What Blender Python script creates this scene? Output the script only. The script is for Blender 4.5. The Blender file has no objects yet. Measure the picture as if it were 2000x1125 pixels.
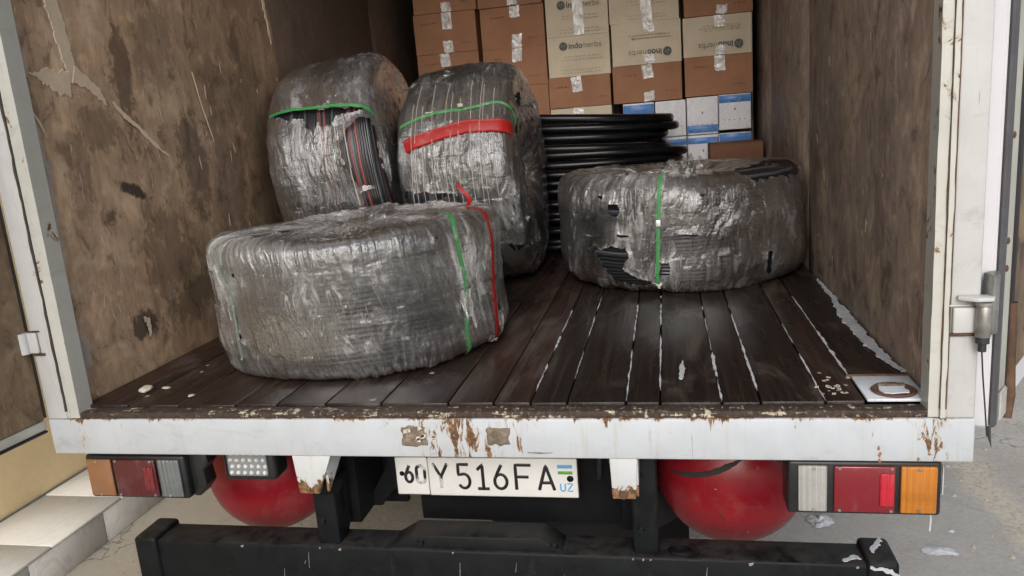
import bpy, bmesh, math, random
import numpy as np
from mathutils import Matrix, Vector

random.seed(7)
S = bpy.context.scene
COL = S.collection
R_ = math.radians

# ------------------------------------------------------------------ camera
CAM = (0.5132, -1.6677, 0.6584)
YAW, PITCH, ROLL, FPX = 0.20650, -0.21010, 0.07970, 1494.1
cam_d = bpy.data.cameras.new('camera')
cam = bpy.data.objects.new('camera', cam_d)
COL.objects.link(cam)
cam_d.sensor_width = 36
cam_d.lens = FPX / 2000 * 36
cam_d.clip_start, cam_d.clip_end = 0.02, 400
Mr = Matrix.Rotation(YAW, 3, 'Z') @ Matrix.Rotation(PITCH, 3, 'X') @ Matrix.Rotation(ROLL, 3, 'Y')
rt, fw, up = Mr @ Vector((1, 0, 0)), Mr @ Vector((0, 1, 0)), Mr @ Vector((0, 0, 1))
M3 = Matrix((rt, up, -fw)).transposed()
cam.matrix_world = Matrix.Translation(CAM) @ M3.to_4x4()
S.camera = cam

# ------------------------------------------------------------------ sky, sun, exposure
SUN_EL, SUN_AZ = 31, 176        # azimuth measured from +Y towards +X: behind the camera, to its right
W = bpy.data.worlds.new('World')
S.world = W
W.use_nodes = True
wn, wl = W.node_tree.nodes, W.node_tree.links
bg = wn['Background']
sky = wn.new('ShaderNodeTexSky')
sky.sky_type = 'NISHITA'
sky.sun_disc = False
sky.sun_elevation = R_(SUN_EL)
sky.sun_rotation = R_(SUN_AZ)
sky.dust_density = 3.0
sky.ozone_density = 1.0
hs = wn.new('ShaderNodeHueSaturation')
hs.inputs['Saturation'].default_value = 0.55
wl.new(sky.outputs[0], hs.inputs['Color'])
wl.new(hs.outputs[0], bg.inputs[0])
bg.inputs[1].default_value = 0.15
sun_d = bpy.data.lights.new('sun', 'SUN')
sun_d.energy = 1.5
sun_d.angle = R_(38)
sun_d.color = (1.0, 0.99, 0.98)
sun = bpy.data.objects.new('sun', sun_d)
COL.objects.link(sun)
sd = Vector((math.sin(R_(SUN_AZ)) * math.cos(R_(SUN_EL)), math.cos(R_(SUN_AZ)) * math.cos(R_(SUN_EL)), math.sin(R_(SUN_EL))))
sun.rotation_euler = sd.to_track_quat('Z', 'Y').to_euler()
sun.location = (3, -6, 8)
S.view_settings.view_transform = 'Standard'
S.view_settings.look = 'None'
S.view_settings.exposure = 0.22
S.view_settings.gamma = 1
S.view_settings.use_curve_mapping = False
S.cycles.max_bounces = 8
S.cycles.diffuse_bounces = 4
S.cycles.transparent_max_bounces = 12

# ------------------------------------------------------------------ node helpers
class NT:
    def __init__(s, name):
        s.m = bpy.data.materials.new(name)
        s.m.use_nodes = True
        s.t = s.m.node_tree
        s.b = s.t.nodes['Principled BSDF']
        s._co = None
    def n(s, typ, **k):
        x = s.t.nodes.new(typ)
        for a, v in k.items():
            setattr(x, a, v)
        return x
    def link(s, a, b):
        s.t.links.new(a, b)
    def setin(s, sock, v):
        if hasattr(v, 'node'):
            s.link(v, sock)
        elif isinstance(v, (tuple, list)) and len(v) == 3 and sock.type == 'RGBA':
            sock.default_value = (*v, 1)
        else:
            sock.default_value = v
    def co(s, scale=(1, 1, 1), src='Object', rot=(0, 0, 0), loc=(0, 0, 0)):
        if s._co is None:
            s._co = s.n('ShaderNodeTexCoord')
        mp = s.n('ShaderNodeMapping')
        s.link(s._co.outputs[src], mp.inputs[0])
        mp.inputs['Scale'].default_value = scale
        mp.inputs['Rotation'].default_value = rot
        mp.inputs['Location'].default_value = loc
        return mp.outputs[0]
    def noise(s, vec, scale=1, detail=6, rough=0.6, dist=0.0, typ='FBM'):
        x = s.n('ShaderNodeTexNoise')
        try:
            x.noise_type = typ
        except Exception:
            pass
        s.link(vec, x.inputs['Vector'])
        x.inputs['Scale'].default_value = scale
        x.inputs['Detail'].default_value = detail
        x.inputs['Roughness'].default_value = rough
        x.inputs['Distortion'].default_value = dist
        return x.outputs['Fac']
    def ramp(s, fac, stops, interp='LINEAR'):
        x = s.n('ShaderNodeValToRGB')
        x.color_ramp.interpolation = interp
        e = x.color_ramp.elements
        while len(e) < len(stops):
            e.new(0.5)
        for i, (p, c) in enumerate(stops):
            e[i].position = p
            c = (c, c, c) if isinstance(c, (int, float)) else c
            e[i].color = (*c, 1)
        s.link(fac, x.inputs[0])
        return x.outputs[0]
    def mix(s, fac, a, b, blend='MIX'):
        x = s.n('ShaderNodeMix', data_type='RGBA', blend_type=blend)
        s.setin(x.inputs[0], fac)
        s.setin(x.inputs[6], a)
        s.setin(x.inputs[7], b)
        return x.outputs[2]
    def math(s, op, a, b=0.0, c=None, clamp=False):
        x = s.n('ShaderNodeMath', operation=op)
        x.use_clamp = clamp
        s.setin(x.inputs[0], a)
        s.setin(x.inputs[1], b)
        if c is not None:
            s.setin(x.inputs[2], c)
        return x.outputs[0]
    def step(s, v, lo, hi):
        x = s.n('ShaderNodeMapRange', interpolation_type='SMOOTHSTEP')
        s.setin(x.inputs[0], v)
        x.inputs[1].default_value = lo
        x.inputs[2].default_value = hi
        return x.outputs[0]
    def xyz(s, src='Object'):
        if s._co is None:
            s._co = s.n('ShaderNodeTexCoord')
        x = s.n('ShaderNodeSeparateXYZ')
        s.link(s._co.outputs[src], x.inputs[0])
        return x.outputs
    def bump(s, h, strength=0.3, dist=0.01, prev=None):
        x = s.n('ShaderNodeBump')
        x.inputs['Strength'].default_value = strength
        x.inputs['Distance'].default_value = dist
        s.link(h, x.inputs['Height'])
        if prev is not None:
            s.link(prev, x.inputs['Normal'])
        return x.outputs[0]
    def out(s, color=None, rough=None, normal=None, metal=None, spec=None, coat=None, alpha=None, trans=None):
        b = s.b.inputs
        for k, v in (('Base Color', color), ('Roughness', rough), ('Metallic', metal), ('Specular IOR Level', spec), ('Coat Weight', coat), ('Alpha', alpha), ('Transmission Weight', trans)):
            if v is not None:
                s.setin(b[k], v)
        if normal is not None:
            s.link(normal, b['Normal'])
        return s.m
    def rnd(s):
        return s.n('ShaderNodeObjectInfo').outputs['Random']

def plain(name, col, rough=0.5, metal=0.0, var=0.15, scale=30, bump=0.1, spec=0.5):
    t = NT(name)
    c = t.co()
    f = t.noise(c, scale, 5, 0.65)
    f2 = t.noise(c, scale * .17, 4, 0.6)
    fm = t.math('MULTIPLY', t.math('ADD', f, f2), .5)
    k = t.ramp(fm, [(0.3, tuple(x * (1 - var) for x in col)), (0.7, tuple(min(1, x * (1 + var)) for x in col))])
    r = t.ramp(f2, [(0.3, max(0, rough - .1)), (0.7, min(1, rough + .1))])
    return t.out(k, r, t.bump(f, bump, 0.004), metal, spec)

# ------------------------------------------------------------------ materials
def wood_wall(name, base, light, dark, seed, blotch=1.0, stains=()):
    t = NT(name)
    o = (seed * 3.7, seed * 1.3, seed * 2.1)
    st = t.noise(t.co((14, 14, 1.6), loc=o), 3.0, 8, 0.66, 0.7)
    st2 = t.noise(t.co((60, 60, 5), loc=o), 2.0, 6, 0.6, 0.3)
    bl = t.noise(t.co((2.2, 2.2, 1.4), loc=o), 2.0, 7, 0.62, 0.8)
    c = t.mix(t.ramp(st, [(0.30, 0.0), (0.66, 1.0)]), tuple(x * .68 for x in base), base)
    c = t.mix(t.math('MULTIPLY', t.step(bl, .50, .70), .60 * blotch), c, light)
    c = t.mix(t.math('MULTIPLY', t.step(bl, .47, .28), .65 * blotch), c, dark)
    c = t.mix(t.math('MULTIPLY', t.step(st2, .50, .72), .25), c, tuple(x * 1.35 for x in base))
    mo = t.noise(t.co((8, 8, 6), loc=(o[1], o[2], o[0])), 1.6, 10, .68, .7)
    c = t.mix(t.math('MULTIPLY', t.step(mo, .50, .66), .62 * blotch), c, tuple(x * 1.55 for x in base))
    c = t.mix(t.math('MULTIPLY', t.step(mo, .47, .35), .75 * blotch), c, tuple(x * 1.1 for x in dark))
    # pale vertical splinter marks
    sp = t.noise(t.co((38, 38, 6.5), loc=(o[1], o[0], o[2])), 2.2, 3, 0.55, 1.1)
    sm = t.math('MULTIPLY', t.step(sp, .655, .715), t.step(bl, .35, .55))
    c = t.mix(t.math('MULTIPLY', sm, .75), c, light)
    sp2 = t.noise(t.co((16, 16, 5), loc=(o[2], o[0], o[1])), 2.2, 5, 0.62, 1.6)
    c = t.mix(t.math('MULTIPLY', t.step(sp2, .68, .74), .7), c, tuple(min(1, x * 1.5) for x in light))
    # black smudges
    sg = t.noise(t.co((5, 5, 4), loc=(o[0], 4.2, o[2])), 1.5, 7, 0.7, 1.0)
    c = t.mix(t.math('MULTIPLY', t.step(sg, .63, .74), .8), c, (0.02, 0.017, 0.015))
    if stains:
        X = t.xyz()
        na = t.noise(t.co((9, 9, 7), loc=(3.1, o[0], o[1])), 1.6, 8, .68, .6)
        nb_ = t.noise(t.co((20, 20, 16), loc=(1.1, o[1], o[0])), 1.6, 8, .7, .6)
        for (sy, sz, ry, rz, tilt, k, colr) in stains:
            u = t.math('SUBTRACT', X[1], sy)
            v = t.math('SUBTRACT', X[2], sz)
            v2 = t.math('MULTIPLY_ADD', u, -tilt, v)
            q = t.math('ADD', t.math('POWER', t.math('DIVIDE', t.math('ABSOLUTE', u), ry), 2.0), t.math('POWER', t.math('DIVIDE', t.math('ABSOLUTE', v2), rz), 2.0))
            q = t.math('SUBTRACT', 1.25, q)
            q = t.math('MULTIPLY_ADD', t.math('SUBTRACT', t.math('ADD', na, nb_), 1.0), 3.2, q)
            c = t.mix(t.math('MULTIPLY', t.step(q, .15, .95), k), c, colr)
    # grain lines
    gr = t.noise(t.co((220, 220, 9), loc=o), 1.6, 3, 0.6)
    c = t.mix(t.math('MULTIPLY', t.step(gr, .50, .36), .16), c, tuple(x * .5 for x in dark))
    h = t.math('ADD', t.math('MULTIPLY', st, .6), t.math('ADD', t.math('MULTIPLY', gr, .25), t.math('MULTIPLY', sm, -.4)))
    r = t.ramp(bl, [(0.3, 0.5), (0.7, 0.72)])
    return t.out(c, r, t.bump(h, .28, .005), spec=.4)

def white_paint(name, base=(.72, .735, .74), rust=0.5, top=None, center=None, low=None):
    """worn white paint; rust runs from the line z = top, rusty round x = center, and at the lower edge z = low"""
    t = NT(name)
    c0 = t.co()
    X = t.xyz()
    d = t.noise(c0, 9, 7, .65, .4)
    dr = t.noise(t.co((40, 40, 3)), 1.3, 6, .62, .4)
    fine = t.noise(c0, 70, 5, .65)
    c = t.mix(t.ramp(d, [(0.42, 0.0), (0.72, 0.55)]), base, tuple(x * .80 for x in base))
    c = t.mix(t.math('MULTIPLY', t.step(dr, .54, .72), .28), c, (.36, .31, .24))
    sm = t.noise(t.co((5, 5, 12), loc=(2.2, 0, 5.1)), 1.0, 8, .72, 1.0)
    c = t.mix(t.math('MULTIPLY', t.step(sm, .54, .72), .45), c, tuple(x * .55 for x in base))
    dk = t.noise(t.co((75, 75, 4), loc=(4.2, 0, 1.1)), 1.0, 4, .6, .3)
    c = t.mix(t.math('MULTIPLY', t.step(dk, .69, .74), .55), c, (.10, .085, .07))
    m = t.step(t.noise(t.co((16, 16, 9)), 1.0, 8, .7, .7), .68 - .09 * rust, .74 - .06 * rust)
    m = t.math('MULTIPLY', m, min(1, .35 + rust * .5))
    if top is not None:
        dz = t.math('SUBTRACT', top, X[2])
        e = t.noise(t.co((55, 55, 4)), 1.0, 6, .68, .5)
        e2 = t.noise(t.co((9, 9, 1)), 1.0, 4, .6, .5)
        reach = t.math('MULTIPLY', t.math('POWER', e, 5.0), t.math('MULTIPLY_ADD', t.math('POWER', e2, 2.0), .9, -.17))
        m = t.math('MAXIMUM', m, t.step(t.math('SUBTRACT', reach, dz), -.004, .012))
    if low is not None:
        dz = t.math('SUBTRACT', X[2], low)
        e = t.noise(t.co((50, 50, 30)), 1.0, 6, .68, .5)
        m = t.math('MAXIMUM', m, t.step(t.math('SUBTRACT', t.math('MULTIPLY', t.math('POWER', e, 2.0), .14), dz), .0, .012))
    if center is not None:
        for cx, w, k in center:
            g = t.math('SUBTRACT', 1.0, t.math('DIVIDE', t.math('ABSOLUTE', t.math('SUBTRACT', X[0], cx)), w), clamp=True)
            nn = t.noise(t.co((42, 42, 13)), 1.0, 7, .7, 1.0)
            m = t.math('MAXIMUM', m, t.math('MULTIPLY', t.step(t.math('MULTIPLY_ADD', g, .2, nn), .62, .76), k))
    rc = t.ramp(fine, [(0.3, (.035, .018, .010)), (0.5, (.13, .065, .028)), (0.72, (.30, .19, .10))])
    c = t.mix(t.math('MULTIPLY', t.step(t.math('ADD', m, t.math('MULTIPLY', fine, .3)), .22, .75), .45), c, (.50, .37, .23))
    c = t.mix(t.step(m, .35, .75), c, rc)
    sc = t.noise(t.co((130, 130, 40), rot=(0, .4, .2)), 1.0, 3, .6, 1.5)
    c = t.mix(t.math('MULTIPLY', t.step(sc, .70, .76), .5), c, (.16, .14, .12))
    h = t.math('SUBTRACT', t.math('MULTIPLY', fine, .25), t.math('MULTIPLY', m, .8))
    return t.out(c, t.ramp(m, [(0, .38), (.8, .85)]), t.bump(h, .45, .004), spec=.45)

def threshold_mat():
    t = NT('worn_threshold')
    a = t.noise(t.co((14, 60, 60)), 1.0, 7, .7, .8)
    b = t.noise(t.co((90, 30, 60), rot=(0, 0, .5)), 1.0, 6, .7, .5)
    X = t.xyz()
    ed = t.step(X[2], -.014, -.006)
    c = t.mix(t.ramp(b, [(.35, 0.), (.7, 1.)]), (.018, .012, .010), (.075, .045, .030))
    m = t.step(t.math('ADD', t.math('MULTIPLY', a, .6), t.math('MULTIPLY', b, .45)), .575, .63)
    c = t.mix(t.math('MULTIPLY', m, .95), c, (.56, .50, .38))
    c = t.mix(t.math('MULTIPLY', t.step(a, .60, .72), .6), c, (.16, .085, .04))
    return t.out(c, .75, t.bump(t.math('ADD', a, m), .5, .006))

def plank_mat():
    t = NT('floor_plank')
    r = t.rnd()
    off = t.n('ShaderNodeVectorMath', operation='ADD')
    cb = t.n('ShaderNodeCombineXYZ')
    t.link(t.math('MULTIPLY', r, 31.0), cb.inputs[0])
    t.link(t.math('MULTIPLY', r, 17.0), cb.inputs[1])
    t.link(t.co(), off.inputs[0])
    t.link(cb.outputs[0], off.inputs[1])
    def v(sc):
        m = t.n('ShaderNodeMapping')
        t.link(off.outputs[0], m.inputs[0])
        m.inputs['Scale'].default_value = sc
        return m.outputs[0]
    g = t.noise(v((70, 2.2, 70)), 1.0, 8, .68, .6)
    b = t.noise(v((6, 2.0, 6)), 1.0, 7, .65, .8)
    c = t.ramp(g, [(.3, (.005, .0038, .0034)), (.55, (.015, .0108, .009)), (.75, (.036, .025, .020))])
    red = t.ramp(g, [(.3, (.008, .004, .0036)), (.55, (.028, .0145, .0115)), (.75, (.056, .032, .026))])
    c = t.mix(t.math('MULTIPLY', t.step(r, .15, .6), t.step(b, .30, .52)), c, red)
    c = t.mix(t.math('MULTIPLY', t.step(b, .52, .68), .6), c, (.072, .056, .047))
    sc = t.noise(v((26, 34, 26)), 1.0, 8, .72, 1.0)
    c = t.mix(t.math('MULTIPLY', t.step(t.math('MULTIPLY_ADD', b, .25, sc), .80, .87), .7), c, (.22, .18, .14))
    sp = t.noise(v((120, 90, 120)), 1.0, 3, .5)
    c = t.mix(t.math('MULTIPLY', t.step(sp, .74, .78), .5), c, (.35, .31, .27))
    ro = t.ramp(b, [(.3, .20), (.7, .44)])
    return t.out(c, ro, t.bump(g, .35, .005), spec=.38)

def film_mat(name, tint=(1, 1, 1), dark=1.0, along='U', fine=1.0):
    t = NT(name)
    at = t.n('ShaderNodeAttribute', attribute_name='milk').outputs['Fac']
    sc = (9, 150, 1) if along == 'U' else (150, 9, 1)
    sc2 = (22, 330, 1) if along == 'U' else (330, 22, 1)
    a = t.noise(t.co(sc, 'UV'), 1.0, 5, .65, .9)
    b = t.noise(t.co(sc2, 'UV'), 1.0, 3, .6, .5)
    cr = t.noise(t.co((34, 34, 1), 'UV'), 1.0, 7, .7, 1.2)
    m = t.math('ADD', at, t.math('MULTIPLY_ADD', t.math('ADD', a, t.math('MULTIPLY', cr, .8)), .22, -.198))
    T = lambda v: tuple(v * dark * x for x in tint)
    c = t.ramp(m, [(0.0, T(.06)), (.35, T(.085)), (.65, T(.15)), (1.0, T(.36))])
    op = t.ramp(m, [(0.0, .10), (.30, .26), (.60, .60), (.90, .93)])
    hgt = t.math('ADD', t.math('MULTIPLY', a, .5), t.math('ADD', t.math('MULTIPLY', b, .10), t.math('MULTIPLY', cr, .30)))
    nb = t.bump(hgt, .5 * fine, .008)
    ro = t.ramp(cr, [(.3, .19), (.7, .36)])
    t.b.inputs['Coat Roughness'].default_value = .08
    t.link(nb, t.b.inputs['Coat Normal'])
    t.out(c, ro, nb, spec=.8, coat=.5)
    # thin plastic: where it is clear the bundle shows through, but it still glints
    gl = t.n('ShaderNodeBsdfGlossy')
    gl.inputs['Roughness'].default_value = .17
    gl.inputs['Color'].default_value = (1, 1, 1, 1)
    t.link(nb, gl.inputs['Normal'])
    fr = t.n('ShaderNodeFresnel')
    fr.inputs['IOR'].default_value = 1.7
    t.link(nb, fr.inputs['Normal'])
    tr = t.n('ShaderNodeBsdfTransparent')
    tr.inputs['Color'].default_value = (.86, .86, .86, 1)
    m1 = t.n('ShaderNodeMixShader')
    t.link(t.math('MULTIPLY', fr.outputs[0], 1.15, clamp=True), m1.inputs[0])
    t.link(tr.outputs[0], m1.inputs[1]); t.link(gl.outputs[0], m1.inputs[2])
    m2 = t.n('ShaderNodeMixShader')
    t.link(op, m2.inputs[0])
    t.link(m1.outputs[0], m2.inputs[1]); t.link(t.b.outputs[0], m2.inputs[2])
    t.link(m2.outputs[0], t.t.nodes['Material Output'].inputs[0])
    return t.m

def glossy_clear(name, milk=.12, rough=.12, span=.38):
    """clear packing tape / shrink wrap"""
    t = NT(name)
    a = t.noise(t.co((38, 38, 16)), 1.0, 4, .6, .9)
    tr = t.n('ShaderNodeBsdfTransparent')
    mx = t.n('ShaderNodeMixShader')
    t.out((.93, .93, .93), rough, t.bump(a, .9, .012), spec=1.0, coat=.8)
    f = t.ramp(a, [(.35, milk), (.72, min(1, milk + span))])
    t.link(f, mx.inputs[0])
    t.link(tr.outputs[0], mx.inputs[1])
    t.link(t.b.outputs[0], mx.inputs[2])
    t.link(mx.outputs[0], t.t.nodes['Material Output'].inputs[0])
    return t.m

def carton_mat(name, col, var=.16):
    t = NT(name)
    r = t.rnd()
    a = t.noise(t.co((5, 5, 5)), 1.0, 5, .6)
    g = t.noise(t.co((300, 300, 12)), 1.0, 3, .6)
    f = t.noise(t.co((60, 60, 60)), 1.0, 5, .65)
    c = t.ramp(a, [(.3, tuple(x * (1 - var) for x in col)), (.7, tuple(x * (1 + var) for x in col))])
    c = t.mix(t.math('MULTIPLY', t.step(f, .60, .75), .18), c, tuple(min(1, x * 1.6) for x in col))
    c = t.mix(t.math('MULTIPLY', r, .22), c, tuple(x * .72 for x in col))
    return t.out(c, .72, t.bump(t.math('ADD', g, t.math('MULTIPLY', a, 2.)), .12, .006), spec=.3)

def lens_mat(name, col, rough=.12, ribs=None, emis=0):
    t = NT(name)
    X = t.xyz()
    d = t.noise(t.co((8, 8, 8)), 1.0, 5, .6)
    c = t.mix(t.ramp(d, [(.35, 0.), (.75, .5)]), col, tuple(x * .55 + .02 for x in col))
    du = t.noise(t.co((30, 30, 12)), 1.0, 6, .65)
    c = t.mix(t.math('MULTIPLY', t.step(du, .52, .75), .10), c, (.34, .30, .26))
    edg = t.noise(t.co((5, 5, 16)), 1.0, 4, .6)
    c = t.mix(t.math('MULTIPLY', t.step(edg, .5, .7), .28), c, tuple(x * .35 for x in col))
    nb = None
    if ribs:
        s = t.math('SINE', t.math('MULTIPLY', X[ribs[0]], 6.2832 / ribs[1]))
        nb = t.bump(s, .5, .0025)
        c = t.mix(t.math('MULTIPLY_ADD', s, .12, .12), c, tuple(x * .6 for x in col))
    return t.out(c, t.ramp(du, [(.3, rough), (.8, rough + .25)]), nb, spec=.6, coat=.3)

def ground_mat():
    t = NT('street_ground')
    X = t.xyz()
    a = t.noise(t.co((1.2, 1.2, 1.2)), 1.0, 7, .65, .5)
    f = t.noise(t.co((55, 55, 55)), 1.0, 7, .72)
    p = t.noise(t.co((260, 260, 260)), 1.0, 3, .6)
    c = t.mix(t.ramp(a, [(.32, 0.), (.68, 1.)]), (.37, .355, .325), (.49, .47, .435))
    c = t.mix(t.ramp(f, [(.34, .55), (.6, 0.)]), c, (.26, .24, .21))
    c = t.mix(t.math('MULTIPLY', t.step(p, .60, .75), .35), c, (.58, .56, .50))
    # warm dust on the side of the step
    wx = t.step(t.math('ADD', X[0], t.math('MULTIPLY', a, .8)), -.3, -1.3)
    c = t.mix(t.math('MULTIPLY', wx, .6), c, (.52, .46, .36))
    # strip of blown yellow dust running along the street on the right
    n = t.noise(t.co((5, 3, 5)), 1.0, 8, .7, .6)
    u = t.math('SUBTRACT', t.math('ADD', X[0], t.math('MULTIPLY', X[1], .02)), 1.80)
    dd = t.math('ABSOLUTE', t.math('ADD', u, t.math('MULTIPLY_ADD', n, .22, -.11)))
    band = t.math('MULTIPLY', t.step(dd, .105, .03), t.step(f, .38, .55))
    c = t.mix(t.math('MULTIPLY', band, .6), c, (.56, .49, .37))
    gx = t.step(t.math('ADD', u, t.math('MULTIPLY', n, .1)), -.02, -.12)
    c = t.mix(t.math('MULTIPLY', t.math('MULTIPLY', gx, t.step(X[0], .2, .9)), .35), c, (.33, .33, .325))
    cv = t.n('ShaderNodeTexVoronoi', feature='DISTANCE_TO_EDGE')
    wv = t.n('ShaderNodeVectorMath', operation='ADD')
    nzv = t.n('ShaderNodeTexNoise')
    t.link(t.co((3, 3, 3)), nzv.inputs['Vector'])
    nzv.inputs['Scale'].default_value = 1.5
    nzv.inputs['Detail'].default_value = 6
    t.link(t.co((1.1, 1.1, 1.1)), wv.inputs[0])
    t.link(nzv.outputs['Color'], wv.inputs[1])
    t.link(wv.outputs[0], cv.inputs['Vector'])
    cv.inputs['Scale'].default_value = 1.0
    ck = t.math('MULTIPLY', t.step(cv.outputs['Distance'], .012, .002), t.step(a, .42, .60))
    c = t.mix(t.math('MULTIPLY', ck, .6), c, (.13, .12, .105))
    st_ = t.noise(t.co((4, 4, 4), loc=(7, 2, 0)), 1.0, 9, .7, .4)
    c = t.mix(t.math('MULTIPLY', t.step(st_, .54, .68), .35), c, (.22, .205, .18))
    h = t.math('ADD', f, t.math('SUBTRACT', t.math('MULTIPLY', p, .5), ck))
    return t.out(c, .9, t.bump(h, .45, .008), spec=.25)

MAT = {}
MAT['wall_l'] = wood_wall('plywood_brown', (.375, .258, .168), (.62, .48, .34), (.115, .075, .050), 1, 1.0, [(.41, .552, .085, .022, -.38, .92, (.022, .019, .018)), (.285, .475, .035, .045, 0, .75, (.022, .019, .018)), (.345, .145, .06, .055, .1, .8, (.022, .019, .018)), (.74, .62, .10, .20, -.1, .7, (.085, .055, .038)), (.52, .33, .16, .16, 0, .55, (.09, .062, .044)), (.95, .55, .12, .35, 0, .55, (.09, .062, .044)), (.30, .74, .09, .07, 0, .55, (.09, .062, .044)), (.45, .88, .05, .20, 0, .75, (.085, .055, .038)), (.62, .98, .12, .16, .2, .42, (.095, .066, .048)), (1.18, .75, .10, .30, 0, .42, (.095, .066, .048)), (.20, .62, .05, .16, 0, .42, (.095, .066, .048)), (.60, .16, .20, .08, .3, .6, (.08, .055, .04)), (.075, .55, .022, .26, 0, .55, (.40, .40, .41)), (.085, .14, .03, .12, 0, .55, (.40, .40, .41)), (.070, .90, .02, .14, 0, .4, (.40, .40, .41))])
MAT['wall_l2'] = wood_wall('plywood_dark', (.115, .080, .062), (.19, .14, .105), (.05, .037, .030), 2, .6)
MAT['wall_r'] = wood_wall('plywood_grey_brown', (.34, .26, .21), (.50, .38, .26), (.115, .088, .073), 3, 1.15, [(.50, .62, .12, .34, 0, .35, (.11, .085, .075)), (1.0, .45, .2, .25, 0, .3, (.13, .10, .085)), (.075, .5, .02, .7, 0, .5, (.30, .215, .12))])
MAT['wall_r2'] = wood_wall('plywood_grey_brown_deep', (.29, .225, .175), (.42, .33, .24), (.13, .105, .088), 4, .7)
MAT['door_in'] = wood_wall('plywood_door', (.17, .115, .07), (.33, .25, .16), (.050, .036, .026), 5, 1.1)
MAT['sill'] = white_paint('sill_paint', (.44, .468, .50), .25, top=-.024, center=[(-.005, .20, .9), (1.06, .05, .9), (-1.05, .03, .5)])
MAT['post'] = white_paint('post_paint', (.475, .48, .478), .55, low=-.125)
MAT['lip'] = white_paint('lip_paint', (.45, .45, .415), 1.25)
MAT['brk'] = white_paint('bracket_paint', (.49, .505, .515), .3, low=-.228)
MAT['plate_w'] = white_paint('floor_plate_paint', (.62, .66, .72), .6)
MAT['thr'] = threshold_mat()
MAT['plank'] = plank_mat()
def black_steel():
    t = NT('black_chassis_paint')
    c0 = t.co()
    f = t.noise(c0, 14, 7, .65, .4)
    g = t.noise(t.co((30, 30, 5)), 1.0, 7, .68, .6)
    p = t.noise(c0, 120, 4, .6)
    nz = t.n('ShaderNodeSeparateXYZ')
    t.link(t.n('ShaderNodeNewGeometry').outputs['Normal'], nz.inputs[0])
    c = t.ramp(f, [(.3, (.0022, .003, .004)), (.7, (.006, .0075, .009))])
    c = t.mix(t.math('MULTIPLY', t.step(g, .56, .76), .45), c, (.032, .031, .029))
    c = t.mix(t.math('MULTIPLY', t.step(p, .70, .76), .5), c, (.12, .11, .10))
    dust = t.math('MULTIPLY', t.step(nz.outputs[2], .6, .95), t.step(f, .30, .62))
    c = t.mix(t.math('MULTIPLY', dust, .42), c, (.062, .055, .049))
    return t.out(c, t.ramp(f, [(.3, .42), (.7, .7)]), t.bump(t.math('ADD', f, t.math('MULTIPLY', p, .3)), .3, .004), spec=.2)
MAT['black'] = black_steel()
MAT['blackdark'] = plain('black_underbody', (.005, .005, .006), .7, var=.5, scale=20, bump=.3, spec=.15)
MAT['rubber'] = plain('rubber', (.022, .022, .024), .6, var=.3, scale=40)
MAT['dkgasket'] = plain('gasket_grey', (.075, .075, .085), .55, var=.3, scale=25)
MAT['steel'] = plain('hinge_steel', (.30, .295, .28), .45, .7, .5, 40)
MAT['rusty'] = plain('rusty_steel', (.085, .045, .026), .85, .0, .6, 50, .6)
MAT['rust_light'] = plain('rust_stain', (.26, .13, .06), .85, .0, .5, 60, .4)
MAT['scar'] = plain('scraped_metal', (.15, .115, .085), .7, .0, .9, 45, 1.0)
MAT['chalk'] = plain('white_filler', (.42, .43, .46), .85, var=.25, scale=60, bump=.6)
MAT['cream'] = plain('cream_chip', (.46, .42, .34), .8, var=.25, scale=60, bump=.5)
MAT['seal'] = plain('cracked_sealant', (.050, .042, .034), .85, var=.6, scale=60, bump=.6)
MAT['veneer'] = plain('bare_veneer', (.60, .49, .36), .7, var=.18, scale=22, bump=.3)
MAT['splinter'] = plain('pale_splinter', (.40, .31, .22), .7, var=.2, scale=22, bump=.3)
MAT['smudge'] = plain('black_smudge', (.020, .018, .017), .8, var=.4, scale=40, bump=.3)
MAT['haze_scuff'] = plain('grey_scuff', (.22, .20, .19), .7, var=.25, scale=40, bump=.3)
MAT['carton'] = carton_mat('brown_carton', (.365, .180, .102))
MAT['shaded_carton'] = carton_mat('shaded_brown_carton', (.17, .078, .045))  # small carton: shade put into the colour, darker than the other cartons
MAT['cream_box'] = carton_mat('cream_carton', (.67, .575, .44), .08)
MAT['white_box'] = carton_mat('white_carton', (.84, .85, .90), .05)
MAT['blue'] = plain('blue_print', (.012, .19, .58), .35, var=.12, scale=30, bump=.05)
MAT['ink'] = plain('grey_ink', (.10, .10, .10), .7, var=.2)
MAT['inkfaint'] = plain('faint_ink', (.47, .395, .295), .75, var=.12)
MAT['inkbrown'] = plain('faint_brown_ink', (.19, .092, .05), .75, var=.12)
MAT['tape'] = glossy_clear('clear_tape', .50, .07, .45)  # milky white raised to put bright glints into the tape's colour
MAT['shrink'] = glossy_clear('shrink_wrap', .03, .07, .16)
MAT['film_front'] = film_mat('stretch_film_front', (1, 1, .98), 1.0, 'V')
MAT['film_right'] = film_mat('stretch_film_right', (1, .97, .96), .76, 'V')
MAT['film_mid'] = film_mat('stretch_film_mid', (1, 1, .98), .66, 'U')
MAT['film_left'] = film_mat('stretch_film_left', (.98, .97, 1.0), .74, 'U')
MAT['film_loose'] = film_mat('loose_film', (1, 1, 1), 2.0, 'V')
MAT['torn'] = plain('torn_film', (.42, .41, .40), .35, var=.3, scale=40, bump=.6, spec=.7)
MAT['strand'] = plain('film_strand', (.30, .27, .235), .4, var=.2, scale=40)
MAT['core'] = plain('cable_core', (.012, .012, .015), .38, var=.4, scale=30, bump=.2)
MAT['pipe'] = plain('black_pipe', (.004, .004, .005), .26, var=.3, scale=10, bump=.02, spec=.25)

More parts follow.
